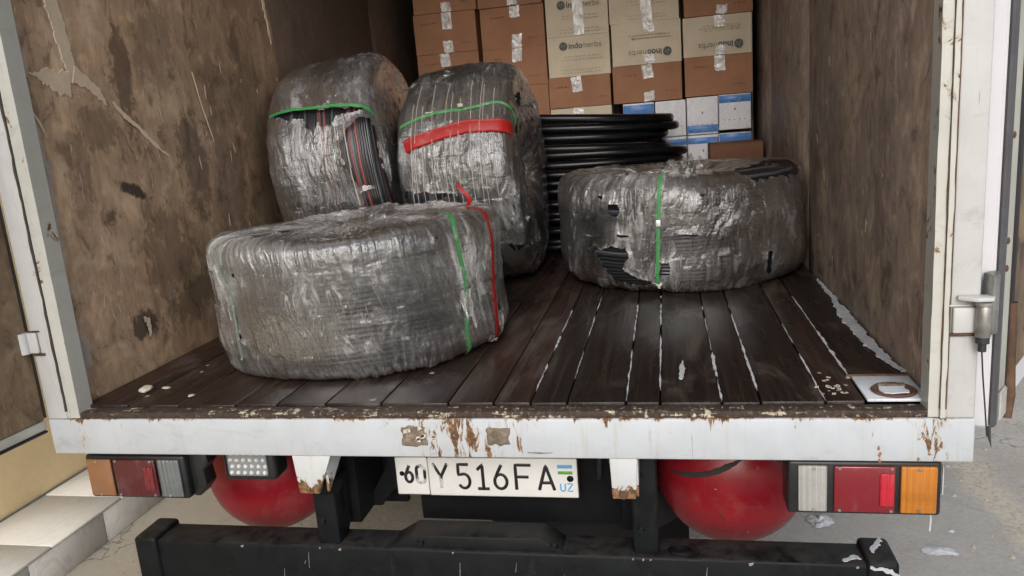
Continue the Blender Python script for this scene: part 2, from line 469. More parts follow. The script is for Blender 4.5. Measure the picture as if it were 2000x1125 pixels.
def cable_mat():
    t = NT('cable_insulation')
    at = t.n('ShaderNodeAttribute', attribute_name='tone').outputs['Fac']
    c = t.ramp(at, [(0, (.012, .012, .014)), (.5, (.016, .016, .026)), (.62, (.06, .065, .075)), (.80, (.012, .012, .013)), (.93, (.21, .035, .028))], 'CONSTANT')
    return t.out(c, .3, spec=.5)
MAT['cable'] = cable_mat()

def strap_mat(name, col, milk=.35):
    t = NT(name)
    a = t.noise(t.co((25, 25, 25)), 1.0, 6, .65, .5)
    c = t.mix(t.math('MULTIPLY', t.step(a, .50, .72), milk), col, (.42, .43, .40))
    return t.out(c, .45, t.bump(a, .3, .004), spec=.35)
MAT['green'] = strap_mat('green_strap', (.05, .19, .065), .65)
MAT['green_bright'] = strap_mat('green_strap_bright', (.035, .20, .055), .25)
MAT['red'] = strap_mat('red_tape', (.25, .0065, .0055), .10)
MAT['tankred'] = None
def tank_mat():
    t = NT('red_gas_tank_paint')
    X = t.xyz()
    a = t.noise(t.co((5, 5, 5)), 1.0, 6, .6, .4)
    f = t.noise(t.co((40, 40, 14)), 1.0, 7, .7, .5)
    c = t.ramp(a, [(.3, (.165, .0075, .013)), (.7, (.265, .0125, .020))])
    c = t.mix(t.math('MULTIPLY', t.step(f, .54, .72), .55), c, (.085, .014, .014))
    dt = t.noise(t.co((11, 11, 9), loc=(3, 1, 2)), 1.0, 8, .72, .5)
    c = t.mix(t.math('MULTIPLY', t.step(dt, .50, .72), .42), c, (.20, .075, .062))
    n = t.noise(t.co((80, 80, 80)), 1.0, 3, .5)
    c = t.mix(t.math('MULTIPLY', t.step(n, .73, .77), .6), c, (.6, .45, .42))
    return t.out(c, .27, t.bump(t.math('ADD', f, a), .15, .005), spec=.3)
MAT['tankred'] = tank_mat()
MAT['amber'] = lens_mat('amber_lens', (.50, .17, .012), .22, (0, .013))
MAT['amber_l'] = lens_mat('amber_lens_left', (.235, .105, .042), .35)  # darker, duller amber for the left lamp
MAT['redlens'] = lens_mat('red_lens', (.175, .006, .013), .16)
MAT['redlens_l'] = lens_mat('red_lens_left', (.070, .004, .008), .2)  # darker red for the left lamp
MAT['reflector'] = lens_mat('red_reflector', (.50, .010, .028), .2, (0, .012))
MAT['reflector_l'] = lens_mat('red_reflector_left', (.16, .006, .012), .2, (0, .012))  # darker reflector red for the left lamp
MAT['clear'] = lens_mat('clear_lens', (.36, .36, .345), .15, (0, .012))
MAT['clear_l'] = lens_mat('clear_lens_grey', (.135, .15, .155), .15, (0, .012))
MAT['led'] = lens_mat('led_lens', (.22, .235, .245), .10)
MAT['ledstud'] = plain('led_stud', (.75, .77, .78), .08, .3, .1, 40, 0, 1.0)
MAT['lampbox'] = plain('lamp_housing', (.012, .012, .013), .4, var=.3)
MAT['plastic_white'] = plain('plate_white', (.70, .70, .69), .32, var=.07, scale=25, bump=.05)
MAT['plateink'] = plain('plate_ink', (.012, .012, .014), .35, var=.2)
def wornink():
    t = NT('worn_plate_ink')
    X = t.xyz()
    a = t.noise(t.co((26, 26, 18)), 1.0, 4, .6, .3)
    c = t.mix(t.step(a, .46, .58), (.012, .012, .014), (.60, .60, .60))
    return t.out(c, .35)
MAT['wornink'] = wornink()
MAT['skyblue'] = plain('plate_blue', (.11, .36, .66), .4, var=.1)
MAT['pgreen'] = plain('plate_green', (.09, .36, .05), .4, var=.1)
MAT['outer'] = plain('white_body_skin', (.70, .71, .71), .35, var=.08, scale=6)
MAT['alum'] = plain('door_frame_grey', (.40, .395, .35), .5, .0, .22, 16, .2)
MAT['gaslight'] = plain('door_edge_white', (.62, .62, .65), .35, var=.05, scale=8)
MAT['ground'] = ground_mat()
def tile_mat(name, col, vein):
    t = NT(name)
    r = t.rnd()
    a = t.noise(t.co((4, 4, 4)), 1.0, 7, .65, 1.6)
    d = t.noise(t.co((14, 14, 14)), 1.0, 7, .7, .3)
    c = t.mix(t.math('MULTIPLY', t.step(t.math('ABSOLUTE', t.math('SUBTRACT', a, .5)), .05, .0), .35), col, vein)
    c = t.mix(t.math('MULTIPLY', t.step(d, .52, .72), .3), c, vein)
    c = t.mix(t.math('MULTIPLY', r, .05), c, tuple(x * .8 for x in col))
    return t.out(c, .3, spec=.5)
MAT['tile'] = tile_mat('cream_tile', (.88, .87, .835), (.74, .69, .61))
MAT['tile_g'] = tile_mat('grey_marble_tile', (.66, .655, .64), (.40, .39, .37))
MAT['yellow'] = plain('yellow_plaster', (.80, .64, .39), .85, var=.08, scale=30, bump=.2)
MAT['grout'] = plain('grout', (.17, .155, .14), .9, var=.2)
MAT['farwall'] = plain('grey_green_plaster', (.11, .115, .10), .8, var=.3, scale=3)
MAT['whiterail'] = plain('white_rail_paint', (.75, .76, .76), .4, var=.06)
MAT['foil'] = plain('silver_foil', (.66, .665, .68), .3, .4, .3, 40, .8)
MAT['tyre'] = plain('tyre_rubber', (.006, .006, .007), .8, var=.3, scale=20, bump=.4)

# ------------------------------------------------------------------ mesh helpers
def tagp(o, label=None, cat=None, group=None, kind=None):
    if label: o['label'] = label
    if cat: o['category'] = cat
    if group: o['group'] = group
    if kind: o['kind'] = kind
    return o

def thing(name, loc, label, cat, group=None):
    o = bpy.data.objects.new(name, None)
    o.empty_display_size = .1
    o.location = loc
    COL.objects.link(o)
    o['_loc'] = list(loc)
    return tagp(o, label, cat, group)

def wloc(o):
    # Empties stand at their thing's base; part meshes sit at the world origin (vertices in world coordinates)
    return o.location.copy() if o.type == 'EMPTY' else Vector((0, 0, 0))

def link(name, me, mat=None, parent=None, smooth=False, label=None, kind=None, origin=None):
    o = bpy.data.objects.new(name, me)
    COL.objects.link(o)
    if mat is not None and len(me.materials) == 0:
        me.materials.append(MAT[mat] if isinstance(mat, str) else mat)
    if parent is not None:
        o.parent = parent
        # vertices are written in world coordinates: undo the parents' offset
        o.matrix_parent_inverse = Matrix.Translation(-wloc(parent))
    if smooth:
        me.shade_smooth()
    if label: o['label'] = label
    if kind: o['kind'] = kind
    return o

def pydata(name, v, f, mat, parent=None, smooth=False, **k):
    me = bpy.data.meshes.new(name)
    me.from_pydata([tuple(map(float, p)) for p in v], [], f)
    me.update()
    return link(name, me, mat, parent, smooth, **k)

def fast_mesh(name, V, F, uv=None, attrs=None):
    me = bpy.data.meshes.new(name)
    V = np.asarray(V, np.float32)
    F = np.asarray(F, np.int32)
    me.vertices.add(len(V))
    me.vertices.foreach_set('co', V.ravel())
    me.loops.add(F.size)
    me.loops.foreach_set('vertex_index', F.ravel())
    me.polygons.add(len(F))
    me.polygons.foreach_set('loop_start', np.arange(len(F), dtype=np.int32) * 4)
    me.polygons.foreach_set('loop_total', np.full(len(F), 4, np.int32))
    me.polygons.foreach_set('use_smooth', np.ones(len(F), bool))
    if uv is not None:
        l = me.uv_layers.new(name='UVMap')
        l.data.foreach_set('uv', np.asarray(uv, np.float32)[F.ravel()].ravel())
    for an, av in (attrs or {}).items():
        a = me.attributes.new(an, 'FLOAT', 'POINT')
        a.data.foreach_set('value', np.asarray(av, np.float32))
    me.update(calc_edges=True)
    me.validate()
    return me

def grid_faces(n, m, wrap0=False, wrap1=False):
    i = np.arange(n if wrap0 else n - 1)[:, None]
    j = np.arange(m if wrap1 else m - 1)[None, :]
    a = i * m + j
    b = ((i + 1) % n) * m + j
    c = ((i + 1) % n) * m + (j + 1) % m
    d = i * m + (j + 1) % m
    return np.stack([a + 0 * j, b + 0 * j, c, d], -1).reshape(-1, 4)

def box(name, x0, x1, y0, y1, z0, z1, mat, parent=None, bev=.003, seg=2, **k):
    bm = bmesh.new()
    bmesh.ops.create_cube(bm, size=1)
    for v in bm.verts:
        v.co = Vector((x0 if v.co.x < 0 else x1, y0 if v.co.y < 0 else y1, z0 if v.co.z < 0 else z1))
    if bev > 0:
        bmesh.ops.bevel(bm, geom=list(bm.edges), offset=bev, segments=seg, affect='EDGES', profile=.5)
    me = bpy.data.meshes.new(name)
    bm.to_mesh(me)
    bm.free()
    o = link(name, me, mat, parent, **k)
    if bev > 0:
        me.shade_smooth()
        me.set_sharp_from_angle(angle=R_(50))
    return o

def prism(name, pts, axis, a0, a1, mat, parent=None, bev=0.0, **k):
    """extrude a polygon (2-D points in the two other axes, in x,y,z order) along axis"""
    bm = bmesh.new()
    def mk(p, a):
        q = list(p)
        q.insert(axis, a)
        return bm.verts.new(q)
    A = [mk(p, a0) for p in pts]
    B = [mk(p, a1) for p in pts]
    bm.faces.new(A)
    bm.faces.new(B[::-1])
    for i in range(len(pts)):
        j = (i + 1) % len(pts)
        bm.faces.new((A[i], B[i], B[j], A[j]))
    bmesh.ops.recalc_face_normals(bm, faces=bm.faces)
    if bev > 0:
        bmesh.ops.bevel(bm, geom=list(bm.edges), offset=bev, segments=2, affect='EDGES', profile=.5)
    me = bpy.data.meshes.new(name)
    bm.to_mesh(me)
    bm.free()
    o = link(name, me, mat, parent, **k)
    if bev > 0:
        me.shade_smooth()
        me.set_sharp_from_angle(angle=R_(50))
    return o

def lathe(name, prof, origin, axis, mat, parent=None, n=40, **k):
    """revolve (r, h) profile about an axis vector through origin"""
    ax = Vector(axis).normalized()
    u = ax.orthogonal().normalized()
    w = ax.cross(u)
    V, F = [], []
    for i in range(n):
        a = 2 * math.pi * i / n
        d = u * math.cos(a) + w * math.sin(a)
        for r, h in prof:
            V.append(Vector(origin) + d * r + ax * h)
    m = len(prof)
    for i in range(n):
        for j in range(m - 1):
            F.append((i * m + j, ((i + 1) % n) * m + j, ((i + 1) % n) * m + j + 1, i * m + j + 1))
    bm = bmesh.new()
    vs = [bm.verts.new(v) for v in V]
    for f in F:
        try: bm.faces.new([vs[q] for q in f])
        except ValueError: pass
    bmesh.ops.remove_doubles(bm, verts=bm.verts, dist=1e-5)
    bmesh.ops.recalc_face_normals(bm, faces=bm.faces)
    me = bpy.data.meshes.new(name)
    bm.to_mesh(me)
    bm.free()
    o = link(name, me, mat, parent, **k)
    me.shade_smooth()
    me.set_sharp_from_angle(angle=R_(40))
    return o

def tube_geo(path, r, n=8, closed=False, taper=None):
    P = np.asarray(path, float)
    T = np.roll(P, -1, 0) - np.roll(P, 1, 0)
    if not closed:
        T[0] = P[1] - P[0]
        T[-1] = P[-1] - P[-2]
    T /= np.linalg.norm(T, axis=1)[:, None] + 1e-12
    up_ = np.array([0, 0, 1.0]) if abs(T[:, 2]).mean() < .8 else np.array([1.0, 0, 0])
    U = np.cross(T, up_)
    U /= np.linalg.norm(U, axis=1)[:, None] + 1e-12
    V = np.cross(U, T)
    a = np.linspace(0, 2 * np.pi, n, endpoint=False)
    rr = np.full(len(P), r) if taper is None else r * np.asarray(taper)
    G = P[:, None, :] + rr[:, None, None] * (np.cos(a)[None, :, None] * U[:, None, :] + np.sin(a)[None, :, None] * V[:, None, :])
    return G.reshape(-1, 3), grid_faces(len(P), n, closed, True)

def tube(name, path, r, mat, parent=None, n=8, closed=False, taper=None, **k):
    V, F = tube_geo(path, r, n, closed, taper)
    return link(name, fast_mesh(name, V, F), mat, parent, **k)

def tubes(name, paths, r, mat, parent=None, n=5, **k):
    VV, FF, o = [], [], 0
    for p in paths:
        V, F = tube_geo(p, r, n)
        VV.append(V); FF.append(F + o); o += len(V)
    return link(name, fast_mesh(name, np.concatenate(VV), np.concatenate(FF)), mat, parent, **k)

# ------------------------------------------------------------------ vector noise
def _h(ix, iy, seed):
    h = (ix.astype(np.int64) * 374761393 + iy.astype(np.int64) * 668265263 + seed * 974711) & 0xffffffff
    h = ((h ^ (h >> 13)) * 1274126177) & 0xffffffff
    return ((h ^ (h >> 16)) & 0xffff) / 32767.5 - 1
def vn(x, y, seed=0):
    x, y = np.asarray(x, float), np.asarray(y, float)
    ix, iy = np.floor(x), np.floor(y)
    fx, fy = x - ix, y - iy
    fx = fx * fx * fx * (fx * (fx * 6 - 15) + 10)
    fy = fy * fy * fy * (fy * (fy * 6 - 15) + 10)
    a, b = _h(ix, iy, seed), _h(ix + 1, iy, seed)
    c, d = _h(ix, iy + 1, seed), _h(ix + 1, iy + 1, seed)
    return (a + (b - a) * fx) * (1 - fy) + (c + (d - c) * fx) * fy
def fbm(x, y, seed=0, o=4, g=.5):
    s, a, t = 0, 1, 0
    for i in range(o):
        s = s + a * vn(x * 2**i + 17.3 * i, y * 2**i - 9.1 * i, seed + i); t += a; a *= g
    return s / t
def ridged(x, y, seed=0, o=3, g=.55, p=1.6):
    s, a, t = 0, 1, 0
    for i in range(o):
        s = s + a * (1 - np.abs(vn(x * 2**i + 5.3 * i, y * 2**i + 3.7 * i, seed + i)))**p; t += a; a *= g
    return s / t
def facets(x, y, seed, G=1.25, K=.32):
    # crumpled sheet: upper envelope of randomly tilted shallow caps, one per cell; also each cell's own tone
    ix, iy = np.floor(x), np.floor(y)
    best = np.full(np.shape(x), -1e9)
    tone = np.zeros(np.shape(x))
    for i in (-1, 0, 1):
        for j in (-1, 0, 1):
            cx, cy = ix + i, iy + j
            px = cx + .5 + .45 * _h(cx, cy, seed)
            py = cy + .5 + .45 * _h(cx, cy, seed + 1)
            gx, gy = _h(cx, cy, seed + 2), _h(cx, cy, seed + 3)
            dx, dy = x - px, y - py
            v = G * (gx * dx + gy * dy) - K * (dx * dx + dy * dy) + .18 * _h(cx, cy, seed + 4)
            w = v > best
            best = np.where(w, v, best)
            tone = np.where(w, _h(cx, cy, seed + 5), tone)
    return best, tone
def sst(x, a, b):
    t = np.clip((x - a) / (b - a), 0, 1)
    return t * t * (3 - 2 * t)

# ------------------------------------------------------------------ ragged flat patches (veneer scars, filler, smudges)
def patch(name, pts, plane, val, mat, parent, thick=.002, jag=.004, seed=0, step=.008, **k):
    """pts: outline in the two in-plane axes; subdivided and made ragged, then given thickness"""
    out = []
    n = len(pts)
    for i in range(n):
        p, q = np.array(pts[i], float), np.array(pts[(i + 1) % n], float)
        L = np.linalg.norm(q - p)
        m = max(1, int(L / step))
        for j in range(m):
            out.append(p + (q - p) * j / m)
    out = np.array(out)
    idx = np.arange(len(out))
    t = np.roll(out, -1, 0) - np.roll(out, 1, 0)
    nr = np.stack([t[:, 1], -t[:, 0]], 1)
    nr /= np.linalg.norm(nr, axis=1)[:, None] + 1e-9
    out = out + nr * (jag * (vn(idx * .9, idx * 0 + .5, seed) + .6 * vn(idx * .31, idx * 0 + 7.5, seed + 3)))[:, None]
    bm = bmesh.new()
    def mk(p, a):
        q = [float(p[0]), float(p[1])]
        q.insert(plane, a)
        return bm.verts.new(q)
    A = [mk(p, val) for p in out]
    B = [mk(p, val + thick) for p in out]
    ca, cb = bm.faces.new(A), bm.faces.new(B[::-1])
    for i in range(len(out)):
        j = (i + 1) % len(out)
        bm.faces.new((A[i], B[i], B[j], A[j]))
    bmesh.ops.triangulate(bm, faces=[ca, cb])
    bmesh.ops.recalc_face_normals(bm, faces=bm.faces)
    me = bpy.data.meshes.new(name)
    bm.to_mesh(me)
    bm.free()
    return link(name, me, mat, parent, **k)

def streak(name, line, widths, plane, val, mat, parent, thick=.002, jag=.004, seed=0, step=.008, **k):
    """ragged strip along a polyline with given half widths"""
    L = np.array(line, float)
    seg = np.r_[0, np.cumsum(np.linalg.norm(np.diff(L, axis=0), axis=1))]
    n = max(4, int(seg[-1] / step) + 1)
    q = np.linspace(0, seg[-1], n)
    P = np.stack([np.interp(q, seg, L[:, 0]), np.interp(q, seg, L[:, 1])], 1)
    w = np.interp(q, seg, widths)
    d = np.gradient(P, axis=0)
    d /= np.linalg.norm(d, axis=1)[:, None] + 1e-9
    nn = np.stack([d[:, 1], -d[:, 0]], 1)
    i = np.arange(n)
    ja = np.minimum(jag, w * .9)
    wa = np.maximum(.0002, w + ja * (vn(i * .9, i * 0 + .5, seed) + .6 * vn(i * .31, i * 0 + 3.5, seed)))
    wb = np.maximum(.0002, w + ja * (vn(i * .9, i * 0 + 9.5, seed) + .6 * vn(i * .31, i * 0 + 13.5, seed)))
    rows = []
    for off, h in ((wa, 0), (wa * .92, thick), (-wb * .92, thick), (-wb, 0)):
        Q = P + nn * off[:, None]
        rows.append(np.insert(Q, plane, val + h, axis=1))
    V = np.stack(rows, 1).reshape(-1, 3)
    F = [tuple(f) for f in grid_faces(n, 4)]
    F += [(0, 1, 2, 3), tuple((n - 1) * 4 + z for z in (3, 2, 1, 0))]
    return pydata(name, V, F, mat, parent, **k)

# ================================================================== SETTING
ZG = -.95
gr = pydata('ground', [(-60, -60, ZG), (60, -60, ZG), (60, 90, ZG), (-60, 90, ZG)], [(0, 1, 2, 3)], 'ground', kind='structure')

# raised tiled pavement on the left with a yellow wall behind it
CX0, CX1, ZT = -2.265, -1.885, -.80
pv = box('pavement', CX0, CX1 + .0, -6, 14, ZG - .05, ZT - .012, 'grout', bev=0, kind='structure')
y = -3.6
seams = [-.36 + .385 * i for i in range(-9, 26)]
ys = [1.02 + .40 * i for i in range(-12, 20)]
for i, y0 in enumerate(ys):
    box('tile', CX0 + .002, CX1 + .014, y0 + .003, y0 + .397, ZT - .011, ZT, 'tile', pv, bev=.0015, seg=1)
ys2 = [.905 + .40 * i for i in range(-12, 20)]
for i, y0 in enumerate(ys2):
    box('riser_tile', CX1 + .001, CX1 + .011, y0 + .002, y0 + .398, ZG + .001, ZT - .014, 'tile_g', pv, bev=.0015, seg=1)
bw = thing('building', (-2.4, 4, ZT), 'yellow plastered building wall behind the cream tiled step', 'building')
box('wall', -2.55, CX0 - .003, -6, 14, ZG, 2.6, 'yellow', bw, bev=.004)
box('skirting', CX0 - .002, CX0 + .006, -6, 14, ZT + .0005, ZT + .006, 'grout', bw, bev=0)

# far side of the street on the right
fb = thing('boundary_wall', (6.2, 5, ZG), 'dark grey green wall across the street behind the right door', 'wall')
box('wall', 3.1, 9.0, 5.9, 6.1, ZG, 1.6, 'farwall', fb, bev=.01)
box('plinth', 3.1, 9.0, 5.82, 5.895, ZG, ZG + .18, 'farwall', fb, bev=.01)
rl = thing('handrail', (3.75, 5.4, ZG), 'white curved handrail in front of the dark wall across the street', 'handrail')
a = np.linspace(0, math.pi / 2, 16)
pth = [(3.55 + .35 * math.sin(q), 5.4, .12 - .42 * (1 - math.cos(q))) for q in a]
pth = [(3.05, 5.4, .20), (3.3, 5.4, .17)] + pth + [(3.9, 5.4, ZG)]
tube('rail_bar', pth, .045, 'whiterail', rl, 12)
tube('post', [(3.06, 5.4, ZG), (3.06, 5.4, .20)], .04, 'whiterail', rl, 12)

# litter on the street
def crumple(name, x, y, sx, sy, h, mat, label, seed, cat='litter', group=None, z=ZG):
    n = 16
    g = np.linspace(-1, 1, n)
    X, Y = np.meshgrid(g, g, indexing='ij')
    rr = np.sqrt(X**2 + Y**2)
    ph = np.arctan2(Y, X)
    k = np.clip(1.25 - .35 * vn(ph * 1.5, ph * 0, seed), .5, 1.4)
    Z = np.clip(h * (.35 + .65 * np.abs(vn(X * 3, Y * 3, seed))) * np.clip(1.15 - rr, 0.06, 1), .001, 1)
    V = np.stack([x + X * sx * k * .8, y + Y * sy * k * .8, z + .002 + Z], -1).reshape(-1, 3)
    F = grid_faces(n, n)
    m = (rr.reshape(-1)[F].mean(1) < 1.05)
    V2 = V.copy(); V2[:, 2] = z + .001
    F = F[m]
    me = fast_mesh(name, np.r_[V, V2], np.r_[F, F[:, ::-1] + len(V)])
    o = link(name, me, mat)
    return tagp(o, label, cat, group)
crumple('foil_scrap', 1.06, 1.22, .045, .05, .03, 'foil', 'crumpled silver foil scrap on the ground beside the right red tank', 3)
crumple('foil_scrap', 1.43, 1.03, .055, .03, .02, 'foil', 'flat oval silver foil scrap on the street below the right tail lamp', 8)
crumple('paper_scrap', 1.51, 1.17, .014, .011, .006, 'chalk', 'small white paper scrap on the grey street right of the tail lamp', 11)
crumple('paper_scrap', 1.68, 1.72, .011, .011, .006, 'chalk', 'tiny white scrap on the yellow dust strip below the corner post', 14)
rs = random.Random(5)
# loose pebbles and clods: too many to count
VV, FF, off = [], [], 0
for i in range(480):
    if rs.random() < .55:
        px, py = rs.gauss(1.80, .10), rs.uniform(.2, 3.2)
    else:
        px, py = rs.uniform(-1.85, 3.0), rs.uniform(.1, 4.5)
    s = rs.uniform(.003, .009) if rs.random() < .9 else rs.uniform(.009, .017)
    v = []
    for (a, b, c) in ((1, 0, 0), (-.2, 1, 0), (-1, -.1, 0), (.1, -1, 0), (0, 0, .7), (0, 0, -.1)):
        v.append((px + s * a * rs.uniform(.7, 1.2), py + s * b * rs.uniform(.7, 1.2), ZG + .0005 + max(0, s * c * rs.uniform(.6, 1.1))))
    VV += v
    for f in ((0, 1, 4), (1, 2, 4), (2, 3, 4), (3, 0, 4)):
        FF.append(tuple(q + off for q in f))
    off += 6
pydata('gravel', VV, FF, plain('pebble', (.33, .29, .22), .9, var=.35, scale=12), kind='stuff')

# ================================================================== TRUCK
T = thing('truck', (0, 1.7, ZG), 'white box truck with open rear doors and a rust stained sill', 'truck')
WX = 1.068          # half width inside
YB = 3.45           # front bulkhead
HT = 2.30

# floor planks
seam_x = [-WX, -.93, -.775, -.61, -.49, -.355, -.205, -.03, .085, .177, .266, .405, .4845, .624, .7095, .848, .932, WX]
for i in range(len(seam_x) - 1):
    a, b = seam_x[i], seam_x[i + 1]
    dz = rs.uniform(-.0015, .0015)
    y0 = .046 if i < len(seam_x) - 2 else .215
    box('plank', a + .002, b - .002, y0 + rs.uniform(0, .002), YB, -.03, dz, 'plank', T, bev=.0025)
box('subfloor', -WX, WX, .05, YB, -.10, -.034, 'blackdark', T, bev=0)

# white crumbling filler in the seams
def filler(x, ya, yb, w, seed, wob=.002):
    r = random.Random(seed)
    y = ya
    while y < yb:
        L = r.uniform(.16, .55)
        ye = min(yb, y + L)
        m = 12
        pts = [(x + r.uniform(-wob, wob) * .5, y + (ye - y) * k / m) for k in range(m + 1)]
        wd = [w * r.choice((.10, .25, .4, .5, .6, .8)) for _ in range(m + 1)]
        wd[0] *= .2; wd[-1] *= .2
        streak('seam_filler', pts, wd, 2, -.001, 'chalk', T, thick=.0028, jag=w * .28, seed=r.randint(0, 999), step=.012)
        y = ye + r.uniform(.01, .14)
filler(.177, .13, .62, .0042, 1); filler(.177, .66, .95, .0025, 2)
filler(.266, .22, .45, .0018, 3); filler(.266, .6, 1.15, .0026, 4)
filler(.405, .06, 1.0, .0042, 5)
filler(.4845, .13, 1.12, .0034, 6)
filler(.624, .05, .20, .0035, 7); filler(.624, .22, .42, .0065, 8); filler(.624, .45, .95, .0025, 9)
filler(.7095, .12, .50, .0055, 10); filler(.7095, .5, .95, .003, 11)
filler(.848, .03 + .02, .50, .0032, 12); filler(.848, .5, .7, .002, 13)
filler(.932, .23, .62, .0058, 14); filler(.932, .62, 1.05, .003, 15)
streak('seam_filler', [(.536, .20), (.538, .25), (.541, .30), (.543, .345)], [.005, .008, .0045, .001], 2, .001, 'chalk', T, thick=.003, jag=.004, seed=5, step=.01)
# drift of white filler along the right wall
streak('seam_filler', [(1.062, .235), (1.048, .33), (1.040, .50), (1.042, .65), (1.043, .80), (1.055, 1.0), (1.060, 1.3)], [.004, .011, .013, .020, .017, .008, .003], 2, .001, 'chalk', T, thick=.005, jag=.008, seed=21, step=.011)
for i in list(range(3)) + list(range(8, 12)) + list(range(20, 46)):      # pale chips worn into the left part of the floor
    px, py = rs.uniform(-1.0, -.1), rs.uniform(.06, .34)
    if i < 8: px, py = -.93 + rs.gauss(0, .03), rs.uniform(.08, .62)
    if i >= 20: px, py = .885 + rs.gauss(0, .022), .13 + rs.gauss(0, .035)
    s = rs.uniform(.0015, .0055) if i >= 20 else rs.uniform(.003, .008)
    patch('paint_chip', [(px - s, py - s * .8), (px + s, py - s), (px + s * 1.2, py + s), (px - s * .7, py + s * 1.1)], 2, .0016, 'cream' if (i >= 20 and i % 2) or rs.random() < .4 else 'haze_scuff', T, thick=.001, jag=.004, seed=i, step=.004)

# side walls: plywood panels, each its own piece
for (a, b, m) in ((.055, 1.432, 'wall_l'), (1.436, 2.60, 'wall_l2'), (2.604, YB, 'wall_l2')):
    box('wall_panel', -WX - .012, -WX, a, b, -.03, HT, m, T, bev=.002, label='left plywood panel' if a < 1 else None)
for (a, b, m) in ((.055, 1.528, 'wall_r'), (1.5305, 2.60, 'wall_r'), (2.604, YB, 'wall_r')):
    box('wall_panel', WX, WX + .012, a, b, -.03, HT, m, T, bev=.002, label='right plywood panel' if a < 1 else None)
box('bulkhead', -WX, WX, YB + .002, YB + .03, -.03, HT, 'wall_l2', T, bev=.002)
for sx in (-1, 1):
    xs = sorted((sx * (WX + .014), sx * 1.138))
    box('side_skin', xs[0], xs[1], .064, YB + .06, -.12, HT + .06, 'outer', T, bev=.008)
box('roof', -WX - .06, WX + .06, .0, YB + .06, HT + .002, HT + .06, 'outer', T, bev=.008)

# scars on the left plywood wall (y, z outlines), proud by a millimetre or two
xl = -WX + .0005
streak('veneer_scar', [(.206, 1.13), (.228, .98), (.242, .90), (.240, .862)], [.028, .024, .020, .014], 0, xl, 'veneer', T, thick=.0018, jag=.006, seed=4, step=.006)
streak('veneer_scar', [(.088, .882), (.13, .878), (.17, .868), (.226, .858)], [.001, .015, .029, .036], 0, xl + .0009, 'veneer', T, thick=.0018, jag=.008, seed=5, step=.006)
streak('veneer_scar', [(.243, .885), (.29, .865), (.33, .835), (.354, .803)], [.024, .018, .013, .001], 0, xl + .0020, 'veneer', T, thick=.0018, jag=.006, seed=6, step=.006)
streak('veneer_scar', [(.378, .812), (.42, .775), (.48, .735), (.53, .69), (.60, .645)], [.003, .008, .006, .007, .002], 0, xl + 0.0036, 'veneer', T, thick=.0015, jag=.003, seed=7)
streak('veneer_scar', [(1.37, 1.25), (1.39, 1.14), (1.40, 1.06)], [.012, .010, .004], 0, xl + 0.0045, 'veneer', T, thick=.0015, jag=.006, seed=8)
streak('veneer_scar', [(.80, .92), (.83, .80), (.87, .68)], [.002, .003, .001], 0, xl + 0.0054, 'veneer', T, thick=.001, jag=.002, seed=9)
streak('veneer_scar', [(.06, .80), (.085, .76), (.10, .72)], [.001, .004, .001], 0, xl + 0.0063, 'veneer', T, thick=.001, jag=.002, seed=10)
patch('veneer_scar', [(.34, .17), (.365, .165), (.365, .12), (.35, .105)], 0, xl + 0.0072, 'veneer', T, thick=.0010, jag=.006, seed=15, step=.006)
for i in range(26):
    py, pz = rs.uniform(.10, 1.35), rs.uniform(.10, 1.05)
    h, w = rs.uniform(.012, .05), rs.uniform(.0012, .0042)
    d = rs.gauss(.15, .25)
    streak('splinter_mark', [(py, pz), (py + d * h * .5, pz - h * .5), (py + d * h, pz - h)], [w * .3, w, w * .2], 0, xl, 'splinter', T, thick=.0010, jag=.0016, seed=40 + i, step=.006)
xr = WX - .0005
for i in range(18):
    py, pz = rs.uniform(.12, 2.6), rs.uniform(.10, 1.0)
    h, w = rs.uniform(.012, .045), rs.uniform(.0010, .0032)
    d = rs.gauss(-.1, .25)
    streak('splinter_mark', [(py, pz), (py + d * h * .5, pz - h * .5), (py + d * h, pz - h)], [w * .3, w, w * .2], 0, xr, 'splinter', T, thick=-.0010, jag=.0014, seed=90 + i, step=.006)

# rear frame
box('rear_sill', -1.145, 1.138, .0, .062, -.123, -.023, 'sill', T, bev=.004)
box('threshold', -1.044, 1.046, .004, .044, -.0225, -.006, 'thr', T, bev=.002)
def wavybox(name, x0, x1, y0, y1, z0, z1, mat, amp, parent, seed):
    n = 120
    zz = np.linspace(z0, z1, n)
    ring = []
    for i, z in enumerate(zz):
        e = amp * float(fbm(np.array(z * 22), np.array(.5), seed, 3))
        ring.append([(x0 + e, y0, z), (x1 + e * .3, y0, z), (x1 + e * .3, y1, z), (x0 + e, y1, z)])
    V = np.array(ring).reshape(-1, 3)
    F = [tuple(f) for f in grid_faces(n, 4, False, True)]
    F += [(0, 1, 2, 3), tuple((n - 1) * 4 + q for q in (3, 2, 1, 0))]
    return pydata(name, V, F, mat, parent)
box('corner_post', -1.143, -1.082, -.001, .060, -.0225, HT, 'post', T, bev=.005)
wavybox('door_seal_strip', -1.0815, -1.0455, .003, .055, -.020, HT, 'lip', .0016, T, 3)
wavybox('sealant', -1.0838, -1.0795, -.0022, .004, .0, HT, 'seal', .0035, T, 5)
box('corner_post', 1.078, 1.136, -.001, .060, -.0225, HT, 'post', T, bev=.005)
wavybox('door_seal_strip', 1.0455, 1.0665, .003, .055, -.020, HT, 'lip', .0012, T, 13)
wavybox('door_seal_strip', 1.067, 1.0775, -.004, .050, -.020, HT, 'lip', .0010, T, 14)
wavybox('sealant', 1.0765, 1.0790, -.0048, .004, .0, HT, 'rusty', .0020, T, 15)
wavybox('sealant', 1.0655, 1.0675, -.001, .012, .0, HT, 'rusty', .0016, T, 16)
box('rear_header', -1.143, 1.136, -.001, .060, HT + .0, HT + .1, 'post', T, bev=.004)

